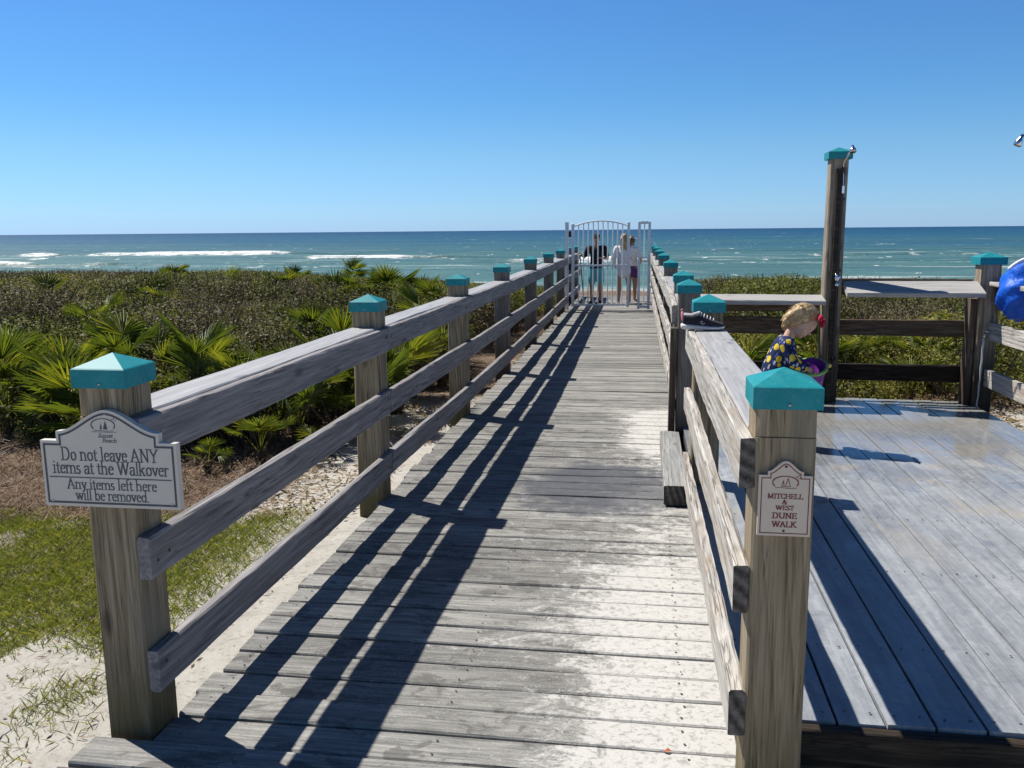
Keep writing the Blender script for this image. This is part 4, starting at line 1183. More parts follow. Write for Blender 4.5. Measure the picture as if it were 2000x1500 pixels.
for i, (px, py) in enumerate([(1720, 535), (1815, 540), (1460, 545), (1540, 550), (1990, 560), (1690, 560), (1580, 560), (1850, 600)]):
    x, y = ground_at(px, py, .55)
    palmetto(x, y, .62, 7, 'dark palmetto in the scrub right of the boardwalk below the sea', 'palmettos scattered in the right scrub', 0, 150 + i, 5, 50, z=float(terr(x, y)) + .0)

# ------------------------------------------------------------------ scrub (uncountable): one object, leaf clumps instanced on points
def clump_mesh(seed, mat, n=1000, rx=.36, h=.62, ls=.034, hollow=.25, twigs=26):
    g = np.random.default_rng(seed)
    u = g.uniform(-.25, 1, n); ph = g.uniform(0, 2 * np.pi, n)
    rr = hollow + (1 - hollow) * g.uniform(0, 1, n) ** .5
    lump = 1 + .22 * np.sin(ph * 3 + seed) + .15 * np.sin(ph * 5 + u * 6 + seed * 2)
    s = np.sqrt(np.clip(1 - u * u, 0, 1))
    P = np.stack([rr * s * np.cos(ph) * rx * lump, rr * s * np.sin(ph) * rx * lump, .10 + (u * rr * .5 + .5) * h * (.85 + .15 * lump)], 1)
    N = np.stack([s * np.cos(ph), s * np.sin(ph), u + .5], 1) + g.normal(0, .75, (n, 3))
    N /= np.linalg.norm(N, axis=1)[:, None]
    T = np.cross(N, g.normal(0, 1, (n, 3))); T /= np.linalg.norm(T, axis=1)[:, None]
    B = np.cross(N, T)
    L = ls * g.uniform(.7, 1.35, n)[:, None]; Wd = L * g.uniform(.38, .6, n)[:, None]
    v = np.stack([P - T * L * .5, P + B * Wd * .5 + N * Wd * .12, P + T * L * .5, P - B * Wd * .5 + N * Wd * .12], 1).reshape(-1, 3)
    f = np.arange(4 * n).reshape(n, 4)
    rn = np.clip(g.uniform(0, 1, n) * .9 + .1 * rr, 0, 1)
    tv, tf = [], []
    for i in range(twigs):
        a = g.uniform(0, 6.28); r1 = g.uniform(.3, 1.1) * rx; z1 = g.uniform(.35, 1.08) * h + .08
        p0 = np.array([.25 * r1 * math.cos(a), .25 * r1 * math.sin(a), 0]); p1 = np.array([r1 * math.cos(a), r1 * math.sin(a), z1])
        w = np.array([-math.sin(a), math.cos(a), 0]) * .0035
        k = len(tv); tv += [p0 - w * 1.6, p0 + w * 1.6, p1 + w * .6, p1 - w * .6]; tf.append((k, k + 1, k + 2, k + 3))
        w2 = np.array([math.cos(a), math.sin(a), -.5]) * .0035
        k = len(tv); tv += [p0 - w2 * 1.6, p0 + w2 * 1.6, p1 + w2 * .6, p1 - w2 * .6]; tf.append((k, k + 1, k + 2, k + 3))
    V = np.concatenate([v, np.array(tv)]); Fa = np.concatenate([f, np.array(tf) + 4 * n])
    me = np_mesh('leaf_clump', V, Fa, [mat, M['twig']], {'lrnd': ('FACE', np.concatenate([rn, np.zeros(len(tf))]))})
    me.polygons.foreach_set('material_index', np.concatenate([np.zeros(n, np.int32), np.ones(len(tf), np.int32)]))
    return me
CC = bpy.data.collections.new('leaf_clumps')
kinds = [('bush_green', 1100, .36, .60, .036, 22), ('bush_green', 900, .30, .52, .032, 30), ('bush_green', 1000, .40, .50, .040, 18),
         ('bush_grey', 900, .36, .56, .030, 60), ('bush_grey', 800, .34, .50, .028, 70), ('bush_yellow', 900, .36, .56, .036, 20),
         ('bush_green', 3000, .74, .80, .040, 30), ('bush_grey', 2400, .66, .70, .032, 90), ('bush_yellow', 2400, .62, .72, .040, 26)]
for i, (mt, n, rx, h, ls, tw) in enumerate(kinds):
    o = bpy.data.objects.new('leaf_clump_%d' % i, clump_mesh(900 + i, M[mt], n, rx, h, ls, .25, tw)); CC.objects.link(o)
sp = .335
gx, gy = np.meshgrid(np.arange(-27, 17, sp), np.arange(2.5, 27, sp))
gx = gx.ravel() + RNG.uniform(-.15, .15, gx.size); gy = gy.ravel() + RNG.uniform(-.15, .15, gy.size)
left = (gx < -1.98 - .25 * vnoise(gx * 1.5, gy * 1.5, 8)) & (gy > 6.25 + 1.9 * sst(-3.3, -2.2, gx) + .5 * (vnoise(gx * 2, gy, 31) - .5)) & (gx > -.92 * gy - 2.5)
right = (gx > .82) & (gy > 8.35 + .4 * (vnoise(gx * 2, gy, 33) - .5)) & (gx < .47 * gy + 3)
right |= (gx > 3.35) & (gy > 5.2) & (gx < .47 * gy + 3)
crest = gy < 22.5 + 2.5 * vnoise(gx * .2, gx * 0 + 7, 3) - 3.5 * sst(-9, -2, gx)
ok = (left | right) & crest
# a few bare pockets where the litter shows
ok &= (vnoise(gx * .9, gy * .9, 21) > .12)
px_, py_ = gx[ok], gy[ok]
grad = sst(6.2, 10.5, py_) * .22 + (vnoise(px_ * .55, py_ * .55, 15) - .5) * .46
rightside = px_ > 0
pz_ = terr(px_, py_) - .10 + np.where(rightside, grad * .8 - .10 - .12 * sst(11, 18, py_), grad - .05 - .14 * sst(-7, -2.5, px_) * sst(9, 14, py_))
kn = .65 * vnoise(px_ * .30 + 3, py_ * .42, 17) + .35 * vnoise(px_ * .9 + 3, py_ * .9, 18) + RNG.uniform(-.13, .13, px_.size) - .085 * sst(8, 10, py_) * sst(18, 14, py_) * (px_ < 0)
kidx = np.where(kn < .44, RNG.integers(3, 5, px_.size), np.where(kn > .66, 5, RNG.integers(0, 3, px_.size)))
big = RNG.uniform(0, 1, px_.size) < .055
kidx = np.where(big, np.where(kidx < 3, 6, np.where(kidx < 5, 7, 8)), kidx)
pz_ = pz_ + big * .02
size_ = RNG.uniform(.65, 1.25, len(px_))
hts = np.array([.74, .66, .64, .68, .64, .68, .92, .82, .84])[kidx] * size_
slope = np.interp(px_ / py_, [-.8, -.456, -.33, -.208, -.13, .135, .269, .392], [.0410, .0425, .0500, .0560, .0600, .0475, .0505, .0560])
top = CAM_H - (slope + .0055 * (.6 * vnoise(px_ * .55, py_ * .5, 91) + .4 * vnoise(px_ * 1.6, py_ * 1.6, 92) - .42) * 2) * py_
pz_ = np.minimum(pz_, top - hts)
me = bpy.data.meshes.new('scrub')
me.vertices.add(len(px_)); me.vertices.foreach_set('co', np.stack([px_, py_, pz_], 1).astype(np.float32).ravel())
for nm, v in (('kind_index', kidx), ):
    at = me.attributes.new(nm, 'INT', 'POINT'); at.data.foreach_set('value', v.astype(np.int32))
at = me.attributes.new('turn', 'FLOAT', 'POINT'); at.data.foreach_set('value', RNG.uniform(0, 6.28, len(px_)).astype(np.float32))
at = me.attributes.new('size', 'FLOAT', 'POINT'); at.data.foreach_set('value', size_.astype(np.float32))
scrub = link_mesh('scrub', me); tag(scrub, kind='stuff')
scrub['label'] = 'low grey green dune scrub spreading from both sides of the boardwalk to the sea'
scrub['category'] = 'scrub'
ng = bpy.data.node_groups.new('scatter', 'GeometryNodeTree')
ng.interface.new_socket('Geometry', in_out='INPUT', socket_type='NodeSocketGeometry')
ng.interface.new_socket('Geometry', in_out='OUTPUT', socket_type='NodeSocketGeometry')
N = ng.nodes; gi = N.new('NodeGroupInput'); go = N.new('NodeGroupOutput')
m2p = N.new('GeometryNodeMeshToPoints'); iop = N.new('GeometryNodeInstanceOnPoints'); ci = N.new('GeometryNodeCollectionInfo')
ci.inputs['Collection'].default_value = CC; ci.inputs['Separate Children'].default_value = True; ci.inputs['Reset Children'].default_value = True
def na(nm, ty):
    a = N.new('GeometryNodeInputNamedAttribute'); a.data_type = ty; a.inputs['Name'].default_value = nm
    return a.outputs[0]
cx = N.new('ShaderNodeCombineXYZ'); LK = ng.links.new
LK(gi.outputs[0], m2p.inputs[0]); LK(m2p.outputs[0], iop.inputs['Points']); LK(ci.outputs[0], iop.inputs['Instance'])
iop.inputs['Pick Instance'].default_value = True
LK(na('kind_index', 'INT'), iop.inputs['Instance Index']); LK(na('turn', 'FLOAT'), cx.inputs[2])
e2r = N.new('FunctionNodeEulerToRotation'); LK(cx.outputs[0], e2r.inputs[0]); LK(e2r.outputs[0], iop.inputs['Rotation'])
LK(na('size', 'FLOAT'), iop.inputs['Scale']); LK(iop.outputs[0], go.inputs[0])
md = scrub.modifiers.new('scatter', 'NODES'); md.node_group = ng

# ------------------------------------------------------------------ lawn, pine straw, leaf litter (uncountable)
def blades(name, x, y, z, h, w, lean, mat, label):
    n = len(x); a = RNG.uniform(0, 6.28, n); b = RNG.uniform(0, 6.28, n)
    P = np.stack([x, y, z], 1)
    S_ = np.stack([np.cos(a) * w, np.sin(a) * w, np.zeros(n)], 1)
    D = np.stack([np.cos(b) * lean * h, np.sin(b) * lean * h, h], 1)
    V = np.stack([P - S_, P + S_, P + D * .6 + S_ * .7, P + D * np.array([1.25, 1.25, .92]) , ], 1)
    V[:, 3] = P + D * np.array([1.3, 1.3, 1.0]); 
    V = V.reshape(-1, 3); Fa = np.arange(4 * n).reshape(n, 4)
    o = link_mesh(name, np_mesh(name, V, Fa, mat, {'lrnd': ('FACE', RNG.uniform(0, 1, n))}))
    tag(o, label, 'ground cover', kind='stuff'); return o
n = 150000
x = RNG.uniform(-5.2, -1.75, n); y = RNG.uniform(2.2, 5.0, n)
den = vnoise(x * 1.7, y * 1.7, 41) * .6 + vnoise(x * 6, y * 6, 42) * .4
lim = sst(2.25, 2.85, y + .40 * (x + 2.2)) * sst(4.85, 4.45, y + .25 * (vnoise(x * 3, y * 0, 5) - .5)) * sst(-1.72, -2.3, x)
keep = RNG.uniform(0, 1, n) < np.clip(lim * sst(.30, .55, den + .12 * sst(3.0, 3.7, y)), 0, 1)
x, y = x[keep], y[keep]
blades('lawn_grass', x, y, terr(x, y), RNG.uniform(.012, .045, len(x)), RNG.uniform(.0012, .0024, len(x)), RNG.uniform(.2, 1.3, len(x)), M['grass'], 'short yellow green lawn grass thinning into sand left of the first post')
def litter(name, x, y, z, L, w, mat, label, up=.35):
    n = len(x); a = RNG.uniform(0, 6.28, n)
    D = np.stack([np.cos(a), np.sin(a), RNG.normal(0, up, n)], 1); D /= np.linalg.norm(D, axis=1)[:, None]
    S_ = np.stack([-np.sin(a), np.cos(a), RNG.normal(0, .5, n)], 1)
    P = np.stack([x, y, z + np.abs(D[:, 2]) * L * .5 + .003], 1)
    l = L[:, None] / 2; ww = w[:, None] / 2
    V = np.stack([P - D * l, P + S_ * ww, P + D * l, P - S_ * ww], 1).reshape(-1, 3)
    o = link_mesh(name, np_mesh(name, V, np.arange(4 * n).reshape(n, 4), mat, {'lrnd': ('FACE', RNG.uniform(0, 1, n))}))
    tag(o, label, 'ground cover', kind='stuff'); return o
n = 26000
x = RNG.uniform(-6.0, -2.1, n); y = RNG.uniform(4.4, 7.0, n)
kp = RNG.uniform(0, 1, n) < sst(4.5, 4.75, y) * sst(-2.0, -2.6, x) * (vnoise(x * 2, y * 2, 51) * .8 + .35)
x, y = x[kp], y[kp]
litter('pine_straw', x, y, terr(x, y) + RNG.uniform(0, .02, len(x)), RNG.uniform(.06, .16, len(x)), RNG.uniform(.003, .006, len(x)), M['straw'], 'brown pine straw mulch between the lawn and the palmettos')
n = 9000
x = np.concatenate([RNG.uniform(-3.4, -1.62, n), RNG.uniform(.4, 4.2, n)]); y = np.concatenate([RNG.uniform(4.6, 10, n), RNG.uniform(7.45, 9.2, n)])
x = np.concatenate([x, RNG.uniform(2.75, 4.4, 5000)]); y = np.concatenate([y, RNG.uniform(4.5, 8.5, 5000)])
kp = RNG.uniform(0, 1, len(x)) < np.clip((vnoise(x * 1.8, y * 1.8, 61) - .25) * 1.3 + .25 * sst(6.5, 8.5, y), .03, 1)
x, y = x[kp], y[kp]
litter('leaf_litter', x, y, terr(x, y) + RNG.uniform(0, .02, len(x)), RNG.uniform(.03, .10, len(x)), RNG.uniform(.006, .022, len(x)), M['frond_dead'], 'dry brown leaves lying on the white sand beside the decks')
n = 900
x = RNG.uniform(-3.4, -1.66, n); y = RNG.uniform(2.1, 4.7, n)
litter('sand_debris', x, y, terr(x, y), RNG.uniform(.012, .05, n), RNG.uniform(.003, .010, n), M['straw'], 'small twigs and bits of dry leaf on the sand by the nearest left post', .15)
n = 2600
x = RNG.uniform(-3.2, -1.7, n); y = RNG.uniform(2.1, 3.2, n); kp = vnoise(x * 4, y * 4, 77) > .60; x, y = x[kp], y[kp]
blades('sparse_grass', x, y, terr(x, y), RNG.uniform(.012, .035, len(x)), RNG.uniform(.001, .002, len(x)), RNG.uniform(.4, 1.5, len(x)), M['grass'], 'sparse grass tufts coming through the sand by the nearest left post')
# bare dead sticks poking out of the scrub
n = 500
x = np.concatenate([RNG.uniform(-8, -2.1, n // 2), RNG.uniform(.9, 5, n // 2)]); y = np.concatenate([RNG.uniform(6.0, 13, n // 2), RNG.uniform(8.0, 13, n // 2)])
m = MB()
for a, b in zip(x, y):
    z = float(terr(a, b)) + .15; l = random.uniform(.2, .6); d = Vector((random.uniform(-.7, .7), random.uniform(-.5, .5), random.uniform(.3, 1))).normalized()
    p = Vector((a, b, z)); m.tube([p, p + d * l * .5, p + d * l + Vector((random.uniform(-.06, .06), 0, .03))], [.005, .004, .002], 4, cap=False)
tag(m.build('dead_sticks', M['twig']), 'bare grey dead sticks poking out of the scrub', 'ground cover', kind='stuff')

# ------------------------------------------------------------------ people
def skin_mat(name, c):
    t = NT(name); n = t.noise(t.obj(), 18, 3, .5)
    t.base(t.ramp(n, [(.3, tuple(x * .92 for x in c)), (.7, c)]), .5, .35)
    t.b.inputs['Subsurface Weight'].default_value = .12
    t.b.inputs['Subsurface Radius'].default_value = (.02, .008, .004)
    return t.m
M['skin'] = skin_mat('fair_skin', (.60, .38, .28)); M['skin_tan'] = skin_mat('tanned_skin', (.40, .225, .15))
def cloth(name, c, scale=30, var=.15):
    t = NT(name); co = t.obj()
    n = t.noise(co, scale, 5, .6, .5)
    t.base(t.ramp(n, [(.3, tuple(x * (1 - var) for x in c)), (.7, c)]), .85, .2)
    t.b.inputs['Sheen Weight'].default_value = .1
    t.bump(t.noise(co, scale * .5, 4, .6, .8), .5, .01); return t.m
M['black_cloth'] = cloth('black_cotton', (.012, .012, .015)); M['teal_cloth'] = cloth('aqua_shorts_cloth', (.10, .42, .48)); M['white_cloth'] = cloth('white_cotton', (.72, .71, .72), 20, .05)
M['purple_cloth'] = cloth('purple_shorts_cloth', (.12, .055, .20)); M['dark_shoe'] = plain('dark_shoe_rubber', (.02, .02, .024))
def hair_mat(name, a, b, c):
    t = NT(name); co = t.obj()
    w = t.noise(t.mapping(co, (14, 60, 14), (0, 0, 0), (.3, .5, .6)), 1.0, 5, .65, 2.2)
    t.base(t.ramp(w, [(.32, a), (.5, b), (.66, c)]), .42, .5); t.bump(w, .8, .006); return t.m
M['blonde'] = hair_mat('blonde_hair', (.15, .08, .03), (.42, .265, .115), (.68, .50, .27)); M['brown_hair'] = hair_mat('brown_hair', (.03, .018, .01), (.09, .05, .025), (.2, .12, .06))
M['eye'] = plain('dark_eye', (.02, .015, .012), .2); M['lip'] = plain('lip_skin', (.42, .17, .15), .5)

def capsule(m, a, b, ra, rb, n=4):
    a, b = Vector(a), Vector(b)
    pts, rs = [], []
    d = (b - a).normalized() if (b - a).length > 1e-6 else Vector((0, 0, 1))
    for k in range(5): 
        t = R(90 * k / 4 - 90) if k < 4 else 0
        pts.append(a + d * ra * math.sin(t)); rs.append(max(1e-4, ra * math.cos(t)))
    for k in range(0, 5):
        t = R(90 * k / 4)
        pts.append(b + d * rb * math.sin(t)); rs.append(max(1e-4, rb * math.cos(t)))
    m.tube(pts, rs, 12)
def solid(name, m, mat, parent, voxel, smooth=6, fac=.5):
    """fuse the collected shapes into one continuous surface"""
    o = m.build(name, mat, None)
    rm = o.modifiers.new('fuse', 'REMESH'); rm.mode = 'VOXEL'; rm.voxel_size = voxel
    if smooth:
        sm = o.modifiers.new('smooth', 'SMOOTH'); sm.factor = fac; sm.iterations = smooth
    dg = bpy.context.evaluated_depsgraph_get()
    me = bpy.data.meshes.new_from_object(o.evaluated_get(dg))
    o.modifiers.clear(); old = o.data; o.data = me; bpy.data.meshes.remove(old)
    me.polygons.foreach_set('use_smooth', [True] * len(me.polygons))
    me.name = name
    o.parent = parent
    return o

def fingers(m, wrist, palm_dir, palm_n, s, curl=.5):
    """palm and five fingers from the wrist"""
    w = Vector(wrist); d = Vector(palm_dir).normalized(); n = Vector(palm_n).normalized(); sd = d.cross(n).normalized()
    capsule(m, w, w + d * .055 * s, .022 * s, .026 * s)
    for k, (o, l) in enumerate(((-.027, .062), (-.009, .072), (.009, .068), (.026, .053))):
        b = w + d * .072 * s + sd * o * s
        mid = b + (d * math.cos(curl) + n * math.sin(curl)) * l * .5 * s
        tip = mid + (d * math.cos(curl * 2.2) + n * math.sin(curl * 2.2)) * l * .5 * s
        capsule(m, b - d * .02 * s, mid, .0095 * s, .0085 * s); capsule(m, mid, tip, .0085 * s, .007 * s)
    tb = w + d * .025 * s - sd * .022 * s
    tm = tb + (d * .5 - sd * .7 + n * .4).normalized() * .035 * s
    capsule(m, tb, tm, .012 * s, .010 * s); capsule(m, tm, tm + (d * .8 - sd * .1 + n * .5).normalized() * .03 * s, .010 * s, .008 * s)

def standing(name, label, loc, rz, H, skin, arms, legs, voxel=.0075):
    """figure facing -Y, local z up, proportions as parts of the height H; returns thing and helper"""
    t = thing(name, label, 'person', loc, rz)
    m = MB(); P = lambda q: Vector(q) * H
    capsule(m, P((0, 0, .52)), P((0, 0, .62)), .078 * H, .070 * H); capsule(m, P((0, 0, .62)), P((0, .005, .74)), .070 * H, .082 * H)
    for sx in (-1, 1): capsule(m, P((0, .005, .765)), P((sx * .092, .005, .79)), .055 * H, .036 * H)
    capsule(m, P((0, .006, .80)), P((0, -.006, .875)), .034 * H, .031 * H)
    m.ell(P((0, -.006, .935)), (.043 * H, .053 * H, .062 * H)); m.ell(P((0, -.02, .905)), (.033 * H, .040 * H, .034 * H))
    m.ell(P((0, -.062, .922)), (.008 * H, .012 * H, .013 * H), nu=8, nv=6)
    for sx in (-1, 1): m.ell(P((sx * .044, .0, .925)), (.007 * H, .013 * H, .018 * H), nu=8, nv=6)
    for hip, kn, an in legs:
        capsule(m, P(hip), P(kn), .056 * H, .036 * H); capsule(m, P(kn), P(an), .035 * H, .021 * H)
        capsule(m, P(an), P(an) + Vector((0, -.065 * H, -.020 * H)), .020 * H, .015 * H)
    for sh, el, wr, pd, pn in arms:
        capsule(m, P(sh), P(el), .034 * H, .024 * H); capsule(m, P(el), P(wr), .024 * H, .016 * H)
        fingers(m, P(wr), pd, pn, H / 1.75)
    solid('body', m, skin, t, voxel)
    for sx in (-1, 1):
        e = MB(); e.ell(P((sx * .017, -.055, .937)), (.006 * H, .004 * H, .004 * H), nu=8, nv=6); e.build('eye', M['eye'], t)
    e = MB(); e.ell(P((0, -.058, .894)), (.013 * H, .005 * H, .004 * H), nu=8, nv=6); e.build('mouth', M['lip'], t)
    return t, P
# man behind the gate
PY = 18.75
H = 1.45
t, P = standing('person', 'person in black t-shirt, aqua shorts and black cap behind the gate bars', (-.975, PY, .0), 0, H, M['skin_tan'],
    [((-.115, .0, .795), (-.178, .02, .665), (-.208, -.05, .69), (-.3, -.5, .3), (.3, -.4, -.8)), ((.115, .0, .795), (.158, .03, .645), (.07, -.085, .655), (-1, -.2, .0), (0, .4, -1))],
    [((-.048, 0, .50), (-.062, -.012, .27), (-.066, .0, .04)), ((.048, 0, .50), (.058, -.008, .27), (.062, .005, .04))])
m = MB(); 
capsule(m, P((0, 0, .535)), P((0, 0, .62)), .094 * H, .088 * H); capsule(m, P((0, 0, .62)), P((0, .005, .74)), .088 * H, .096 * H)
for sx in (-1, 1): capsule(m, P((0, .005, .77)), P((sx * .098, .005, .79)), .062 * H, .046 * H)
capsule(m, P((-.112, 0, .79)), P((-.160, .014, .70)), .045 * H, .042 * H); capsule(m, P((.112, 0, .79)), P((.148, .02, .69)), .045 * H, .042 * H)
solid('t_shirt', m, M['black_cloth'], t, .012)
m = MB(); capsule(m, P((0, 0, .50)), P((0, 0, .53)), .088 * H, .088 * H)
for sx in (-1, 1): capsule(m, P((sx * .048, 0, .48)), P((sx * .060, -.010, .32)), .066 * H, .056 * H)
solid('shorts', m, M['teal_cloth'], t, .012)
for sx, an in ((-1, (-.066, .0, .04)), (1, (.062, .005, .04))):
    m = MB(); capsule(m, P(an) + Vector((0, .012, -.022)), P(an) + Vector((0, -.10, -.032)), .036, .030); solid('shoe', m, M['dark_shoe'], t, .010)
m = MB(); m.ell(P((0, -.004, .962)), (.052 * H, .062 * H, .046 * H)); 
for k in range(5): m.ell(P((0, -.058 - .008 * k, .957 - .002 * k)), (.040 * H - .002 * k, .014 * H, .005 * H))
cp = solid('cap', m, M['black_cloth'], t, .008)
m = MB(); m.ell(P((0, -.066, .985)), (.012, .003, .010)); m.build('cap_badge', M['white_cloth'], cp)
m = MB(); m.tube([(-.975 - .235 * H, PY - .10, 1.06), (-.975 - .20 * H, PY - .14, .5), (-.975 - .168 * H, PY - .18, .004)], .011, 8)
tag(m.build('pole', M['pipe']), 'thin dark pole held upright by the person in black behind the gate', 'pole')
# women behind the gate
H = 1.44
t, P = standing('person', 'person with blonde hair in a long white shirt, seen from behind through the gate opening', (-.40, PY + .02, .0), math.pi, H, M['skin_tan'],
    [((-.105, .0, .79), (-.13, -.05, .66), (-.06, -.14, .74), (.4, -.5, .6), (.6, .2, .2)), ((.105, .0, .79), (.150, .01, .64), (.13, -.08, .55), (-.1, -.5, -.9), (-1, 0, 0))],
    [((-.045, 0, .50), (-.075, -.01, .27), (-.088, .02, .035)), ((.045, 0, .50), (.062, -.012, .27), (.070, .0, .035))])
m = MB(); capsule(m, P((0, 0, .46)), P((0, 0, .60)), .104 * H, .090 * H); capsule(m, P((0, 0, .60)), P((0, .005, .745)), .088 * H, .088 * H)
for sx in (-1, 1): capsule(m, P((0, .005, .775)), P((sx * .092, .005, .79)), .055 * H, .042 * H)
capsule(m, P((-.105, 0, .79)), P((-.13, -.05, .66)), .044 * H, .038 * H); capsule(m, P((-.13, -.05, .66)), P((-.085, -.11, .71)), .038 * H, .034 * H)
capsule(m, P((.105, 0, .79)), P((.150, .01, .64)), .044 * H, .040 * H); capsule(m, P((.150, .01, .64)), P((.135, -.06, .57)), .038 * H, .034 * H)
solid('shirt', m, M['white_cloth'], t, .012)
m = MB(); m.ell(P((0, .012, .945)), (.054 * H, .060 * H, .062 * H))
for k in range(7): capsule(m, P((-.04 + .0133 * k, .052, .93)), P((-.045 + .015 * k, .075 + .004 * (k % 2), .80 - .012 * ((k * 3) % 4))), .018 * H, .010 * H)
solid('hair', m, M['blonde'], t, .008)
H = 1.40
t, P = standing('person', 'person in white top, purple shorts and pale visor half hidden beside the narrow gate panel', (-.235, PY + .42, .0), math.pi * .82, H, M['skin_tan'],
    [((-.105, .0, .79), (-.14, -.02, .65), (-.09, -.10, .60), (.4, -.7, -.1), (.6, .2, -.2)), ((.105, .0, .79), (.150, -.03, .66), (.08, -.12, .76), (-.5, -.4, .6), (-1, 0, 0))],
    [((-.045, 0, .50), (-.052, -.012, .27), (-.055, .0, .035)), ((.045, 0, .50), (.058, -.008, .27), (.07, .015, .035))])
m = MB(); capsule(m, P((0, 0, .565)), P((0, 0, .62)), .086 * H, .080 * H); capsule(m, P((0, 0, .62)), P((0, .005, .745)), .080 * H, .086 * H)
for sx in (-1, 1): capsule(m, P((0, .005, .775)), P((sx * .092, .005, .79)), .052 * H, .042 * H)
capsule(m, P((-.105, 0, .79)), P((-.128, -.012, .70)), .043 * H, .04 * H); capsule(m, P((.105, 0, .79)), P((.135, -.02, .71)), .043 * H, .04 * H)
solid('shirt', m, M['white_cloth'], t, .012)
m = MB(); capsule(m, P((0, 0, .50)), P((0, 0, .535)), .086 * H, .084 * H)
for sx in (-1, 1): capsule(m, P((sx * .048, 0, .48)), P((sx * .053, -.008, .40)), .062 * H, .056 * H)
solid('shorts', m, M['purple_cloth'], t, .012)
m = MB(); m.ell(P((0, .012, .94)), (.052 * H, .058 * H, .058 * H)); capsule(m, P((0, .06, .93)), P((0, .075, .83)), .028 * H, .016 * H)
solid('hair', m, M['brown_hair'], t, .008)
m = MB(); m.lathe([(.050 * H, -.010), (.056 * H, -.010), (.054 * H, .018), (.048 * H, .018)], P((0, 0, .962)), None, 20)
for k in range(5): m.ell(P((0, -.056 - .008 * k, .955)), (.040 * H - .002 * k, .014 * H, .005 * H), nu=10, nv=6)
m.build('visor', M['white_cloth'], t)

# child with bucket on the shower deck
def lemon_mat():
    t = NT('navy_lemon_print_cloth'); co = t.obj()
    nz = t.n('ShaderNodeTexNoise'); t.l(co, nz.inputs['Vector']); nz.inputs['Scale'].default_value = 14
    wv = t.vmath('ADD', co, t.vmath('MULTIPLY', t.vmath('SUBTRACT', nz.outputs['Color'], (.5, .5, .5)), (.018, .018, .018)))
    v = t.n('ShaderNodeTexVoronoi', feature='F1'); t.l(t.mapping(wv, (1, 1, .8)), v.inputs['Vector']); v.inputs['Scale'].default_value = 17.5; v.inputs['Randomness'].default_value = .55
    lem = t.smooth(v.outputs['Distance'], .36, .32)
    v2 = t.n('ShaderNodeTexVoronoi', feature='F1'); t.l(t.mapping(wv, (30, 55, 17), (.3, .1, .7), (.4, .6, .2)), v2.inputs['Vector']); v2.inputs['Scale'].default_value = 1.0
    lf = t.smooth(v2.outputs['Distance'], .31, .25)
    v3 = t.n('ShaderNodeTexVoronoi', feature='F1'); t.l(t.mapping(wv, (48, 26, 22), (.8, .4, .2), (.2, -.7, .5)), v3.inputs['Vector']); v3.inputs['Scale'].default_value = 1.0
    lf2 = t.smooth(v3.outputs['Distance'], .27, .22)
    col = t.mix(lf, (.010, .020, .075), (.52, .54, .60)); col = t.mix(lf2, col, (.055, .11, .32))
    col = t.mix(lem, col, t.ramp(v.outputs['Distance'], [(0, (.75, .60, .06)), (.34, (.62, .44, .02))]))
    t.base(col, .8, .25); return t.m
M['lemon'] = lemon_mat()
CX, CY, CZ = .905, 5.80, .141
ch = thing('person', 'small child with red hair bow and navy lemon-print top bending over a purple bucket', 'person', (CX, CY, CZ))
Cr = Vector((.74, -.16, .65)).normalized()            # crown direction
Fd = Vector((.45, -.42, -.72)); Fd = (Fd - Cr * Fd.dot(Cr)).normalized()   # face direction
Sd = Cr.cross(Fd).normalized()
HR = Matrix((Fd, Sd, Cr)).transposed()
Hc = Vector((.112, .0, .795))
def hp(f, s, c): return Hc + Fd * f + Sd * s + Cr * c
m = MB()
capsule(m, (-.06, 0, .41), (-.035, 0, .52), .078, .075); capsule(m, (-.035, 0, .52), (.0, 0, .63), .075, .07)
for s in (-1, 1):
    capsule(m, (.0, 0, .65), (.0, s * .065, .665), .05, .036)
    capsule(m, (-.055, s * .042, .39), (-.02, s * .05, .21), .052, .038); capsule(m, (-.02, s * .05, .21), (-.045, s * .052, .045), .037, .024)
    capsule(m, (-.045, s * .052, .035), (.03, s * .056, .024), .024, .020)
capsule(m, (.015, 0, .67), hp(-.03, 0, -.05), .036, .034)
m.ell(hp(-.005, 0, .012), (.083, .072, .083), HR); m.ell(hp(.026, 0, -.034), (.052, .052, .050), HR)
m.ell(hp(.083, 0, -.012), (.012, .010, .010), HR, 10, 8)                      # nose
for s in (-1, 1):
    m.ell(hp(.050, s * .030, -.030), (.020, .020, .020), HR, 10, 8)           # cheeks
    m.ell(hp(-.005, s * .073, -.012), (.014, .008, .020), HR, 10, 8)          # ears
m.ell(hp(.066, 0, -.046), (.010, .016, .007), HR, 10, 8); m.ell(hp(.058, 0, -.068), (.016, .016, .012), HR, 10, 8)
ARM = {-1: ((.0, -.085, .66), (.045, -.128, .555), (.118, -.100, .515)), 1: ((.0, .085, .66), (.055, .12, .56), (.13, .065, .53))}
for s in (-1, 1):
    sh, el, wr = ARM[s]
    capsule(m, sh, el, .034, .027); capsule(m, el, wr, .026, .018)
    fingers(m, wr, (.75, -s * .1, -.15), (0.2, -s * .5, -.8), .60, .75)
solid('body', m, M['skin'], ch, .0045, 4)
for s in (-1, 1):
    e = MB(); e.ell(hp(.070, s * .027, .010), (.004, .009, .0022), HR, 10, 8); e.build('eye', M['eye'], ch)
e = MB(); e.ell(hp(.074, 0, -.047), (.005, .013, .004), HR, 10, 8); e.build('mouth', M['lip'], ch)
m = MB()
capsule(m, (-.065, 0, .40), (-.038, 0, .52), .096, .092); capsule(m, (-.038, 0, .52), (.0, 0, .635), .09, .08)
